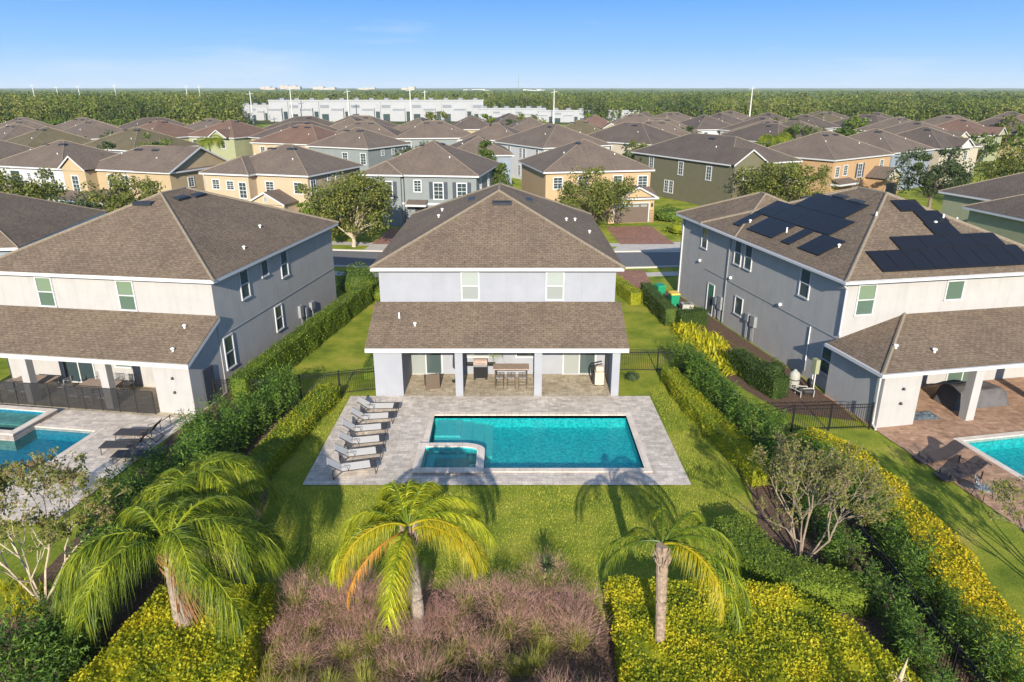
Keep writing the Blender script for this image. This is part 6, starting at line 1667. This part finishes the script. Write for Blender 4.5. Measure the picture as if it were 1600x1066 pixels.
# white house patio furniture
def dining_chair(label, x, y, rz, group, fr='silverframe'):
    t = thing('patio_chair', label, 'chair', (*lf(x, y), .04), R(LF[2]) + rz, group)
    MB().box(-.24, .24, -.24, .24, .42, .45).build('seat', M['sling'], t)
    m = MB()
    for z in (.55, .63, .71, .79, .87): m.bar((-.22, .25, z), (.22, .25, z), .03)
    for s in (-.25, .25): m.bar((s, .25, .42), (s, .27, .92), .035).bar((s, -.2, .64), (s, .25, .66), .03)
    m.build('backrest', M[fr], t)
    for sx in (-.24, .24):
        for sy in (-.22, .24): MB().bar((sx, sy, 0), (sx, sy, .64 if sy < 0 else .42), .035).build('leg', M[fr], t)
def table(label, x, y, w_, d_):
    t = thing('patio_table', label, 'table', (*lf(x, y), .04), R(LF[2]))
    MB().box(-w_ / 2, w_ / 2, -d_ / 2, d_ / 2, .70, .75).build('tabletop', M['tabletop'], t, bevel=.01)
    for sx in (-1, 1):
        for sy in (-1, 1): MB().box(sx * (w_ / 2 - .1) - .03, sx * (w_ / 2 - .1) + .03, sy * (d_ / 2 - .1) - .03, sy * (d_ / 2 - .1) + .03, 0, .70).build('leg', M['silverframe'], t)
table('long brown table behind the mesh fence nearer the white end wall', -6.1, -1.55, 2.1, 1.0); table('long brown table behind the mesh fence nearer the picture edge', -10.0, -1.5, 2.1, 1.0)
for x in (-6.9, -6.1, -5.3): dining_chair('pale slatted chair on the pool side of the table nearer the end wall', x, -2.4, PI, 'pool-side chairs at the nearer table')
for x in (-6.9, -6.1, -5.3): dining_chair('pale slatted chair on the wall side of the table nearer the end wall', x, -.75, 0, 'wall-side chairs at the nearer table')
for x in (-10.6, -9.8): dining_chair('pale slatted chair on the pool side of the table nearer the picture edge', x, -2.3, PI, 'pool-side chairs at the edge table')
dining_chair('pale chair between the patio column and the glass door', -8.35, -1.5, -PI / 2, None)

# bins, air conditioner, pool equipment by the solar house
def wheelie(label, x, y, rz, lid, tip=None):
    t = thing('wheeled_bin', label, 'bin', (x, y, 0), rz)
    MB().add([(-.24, -.28, .06), (.24, -.28, .06), (.24, .28, .06), (-.24, .28, .06), (-.31, -.36, 1.0), (.31, -.36, 1.0), (.31, .36, 1.0), (-.31, .36, 1.0)], [(3, 2, 1, 0), (0, 1, 5, 4), (1, 2, 6, 5), (2, 3, 7, 6), (3, 0, 4, 7)]).build('body', M['bin_green'], t)
    MB().add([(-.33, -.38, 1.0), (.33, -.38, 1.0), (.33, .40, 1.0), (-.33, .40, 1.0), (-.30, -.34, 1.09), (.30, -.34, 1.09), (.30, .36, 1.12), (-.30, .36, 1.12)], [(3, 2, 1, 0), (4, 5, 6, 7), (0, 1, 5, 4), (1, 2, 6, 5), (2, 3, 7, 6), (3, 0, 4, 7)]).build('lid', M[lid], t)
    MB().tube([(-.25, .42, 1.0), (.25, .42, 1.0)], .02, 6).build('handle', M['bin_green'], t)
    for s in (-.27, .27): MB().tube([(s - .03, .28, .12), (s + .03, .28, .12)], .12, 12).build('wheel', M['dark'], t)
    return t
wheelie('green wheeled bin with a green lid behind the clipped hedge', 11.35, 52.2, R(15), 'bin_green').scale = (1.05,) * 3
wheelie('green wheeled bin with a yellow lid beside the grey side wall', 11.95, 50.0, R(8), 'bin_yellow').scale = (1.05,) * 3
t = thing('air_conditioner', 'grey air-conditioning unit beside the hedge and bins', 'air conditioner', (12.5, 48.2, 0))
MB().box(-.4, .4, -.4, .4, 0, .85).build('casing', M['pump_grey'], t, bevel=.03); m = MB()
for k in range(7): m.tube([(.30 * math.cos(k * PI / 7), .30 * math.sin(k * PI / 7), .865), (-.30 * math.cos(k * PI / 7), -.30 * math.sin(k * PI / 7), .865)], .008, 4)
m.build('fan_grille', M['dark'], t)
t = thing('pool_filter', 'grey rounded pool filter tank by the side wall', 'pool filter', (15.25, 35.1, 0))
MB().lathe([(.26, 0), (.28, .1), (.29, .75), (.24, .9), (.12, .98), (.06, 1.08)], (0, 0), 16).build('tank', M['pump_grey'], t, smooth=True); MB().lathe([(.30, .5), (.30, .55)], (0, 0), 16).build('clamp_band', M['dark'], t)
t = thing('pool_pump', 'black pool pump with white pipes on the mulch by the side wall', 'pump', (15.5, 34.1, 0))
MB().tube([(-.1, 0, .2), (.4, 0, .2)], .14, 12).build('motor', M['dark'], t); MB().lathe([(.12, .05), (.15, .1), (.15, .38), (.1, .45)], (-.25, 0), 12).build('strainer', M['dark'], t)
m = MB()
for k, (x, y) in enumerate([(-.4, .3), (-.1, .35), (.2, .3), (.35, -.25), (-.35, -.3)]): m.tube([(x, y, 0), (x, y, (.45, .25, .4, .4, .25)[k])], .028, 8)
m.tube([(-.4, .3, .42), (.2, .3, .38)], .03, 8).tube([(.35, -.25, .5), (-.25, -.05, .4)], .03, 8).tube([(-.35, -.3, .3), (-.7, .5, .3)], .03, 8); m.build('pipes', M['pump_grey'], t)
t = thing('control_box', 'pale green pool control box on posts beside the wall window', 'control box', (16.2, 34.9, 0), R(11))
MB().box(-.12, .12, -.2, .2, .95, 1.75).build('box', M['wall_green'], t); MB().tube([(0, -.1, 0), (0, -.1, .95)], .025, 6).tube([(0, .1, 0), (0, .1, .95)], .025, 6).build('posts', M['white'], t)
t = thing('hose_reel', 'black round hose reel near the pool pump', 'hose reel', (15.9, 34.6, .5))
MB().tube([(-.06, 0, 0), (.06, 0, 0)], .26, 14).build('reel', M['dark'], t); MB().tube([(0, 0, -.5), (0, 0, .0)], .03, 6).build('stand', M['white'], t)

# ------------------------------------------------------------------ air
hm = bpy.data.materials.new('haze'); hm.use_nodes = True; hn = hm.node_tree.nodes; hn.remove(hn['Principled BSDF'])
pv = hn.new('ShaderNodeVolumePrincipled'); pv.inputs['Color'].default_value = (.86, .94, 1.0, 1); pv.inputs['Density'].default_value = .00011; pv.inputs['Anisotropy'].default_value = 0.0
hm.node_tree.links.new(pv.outputs[0], hn['Material Output'].inputs['Volume'])
hz = MB().box(-9500, 9500, -60, 9400, -4, 68).build('haze', hm, uv=False)
tag(hz, kind='stuff')
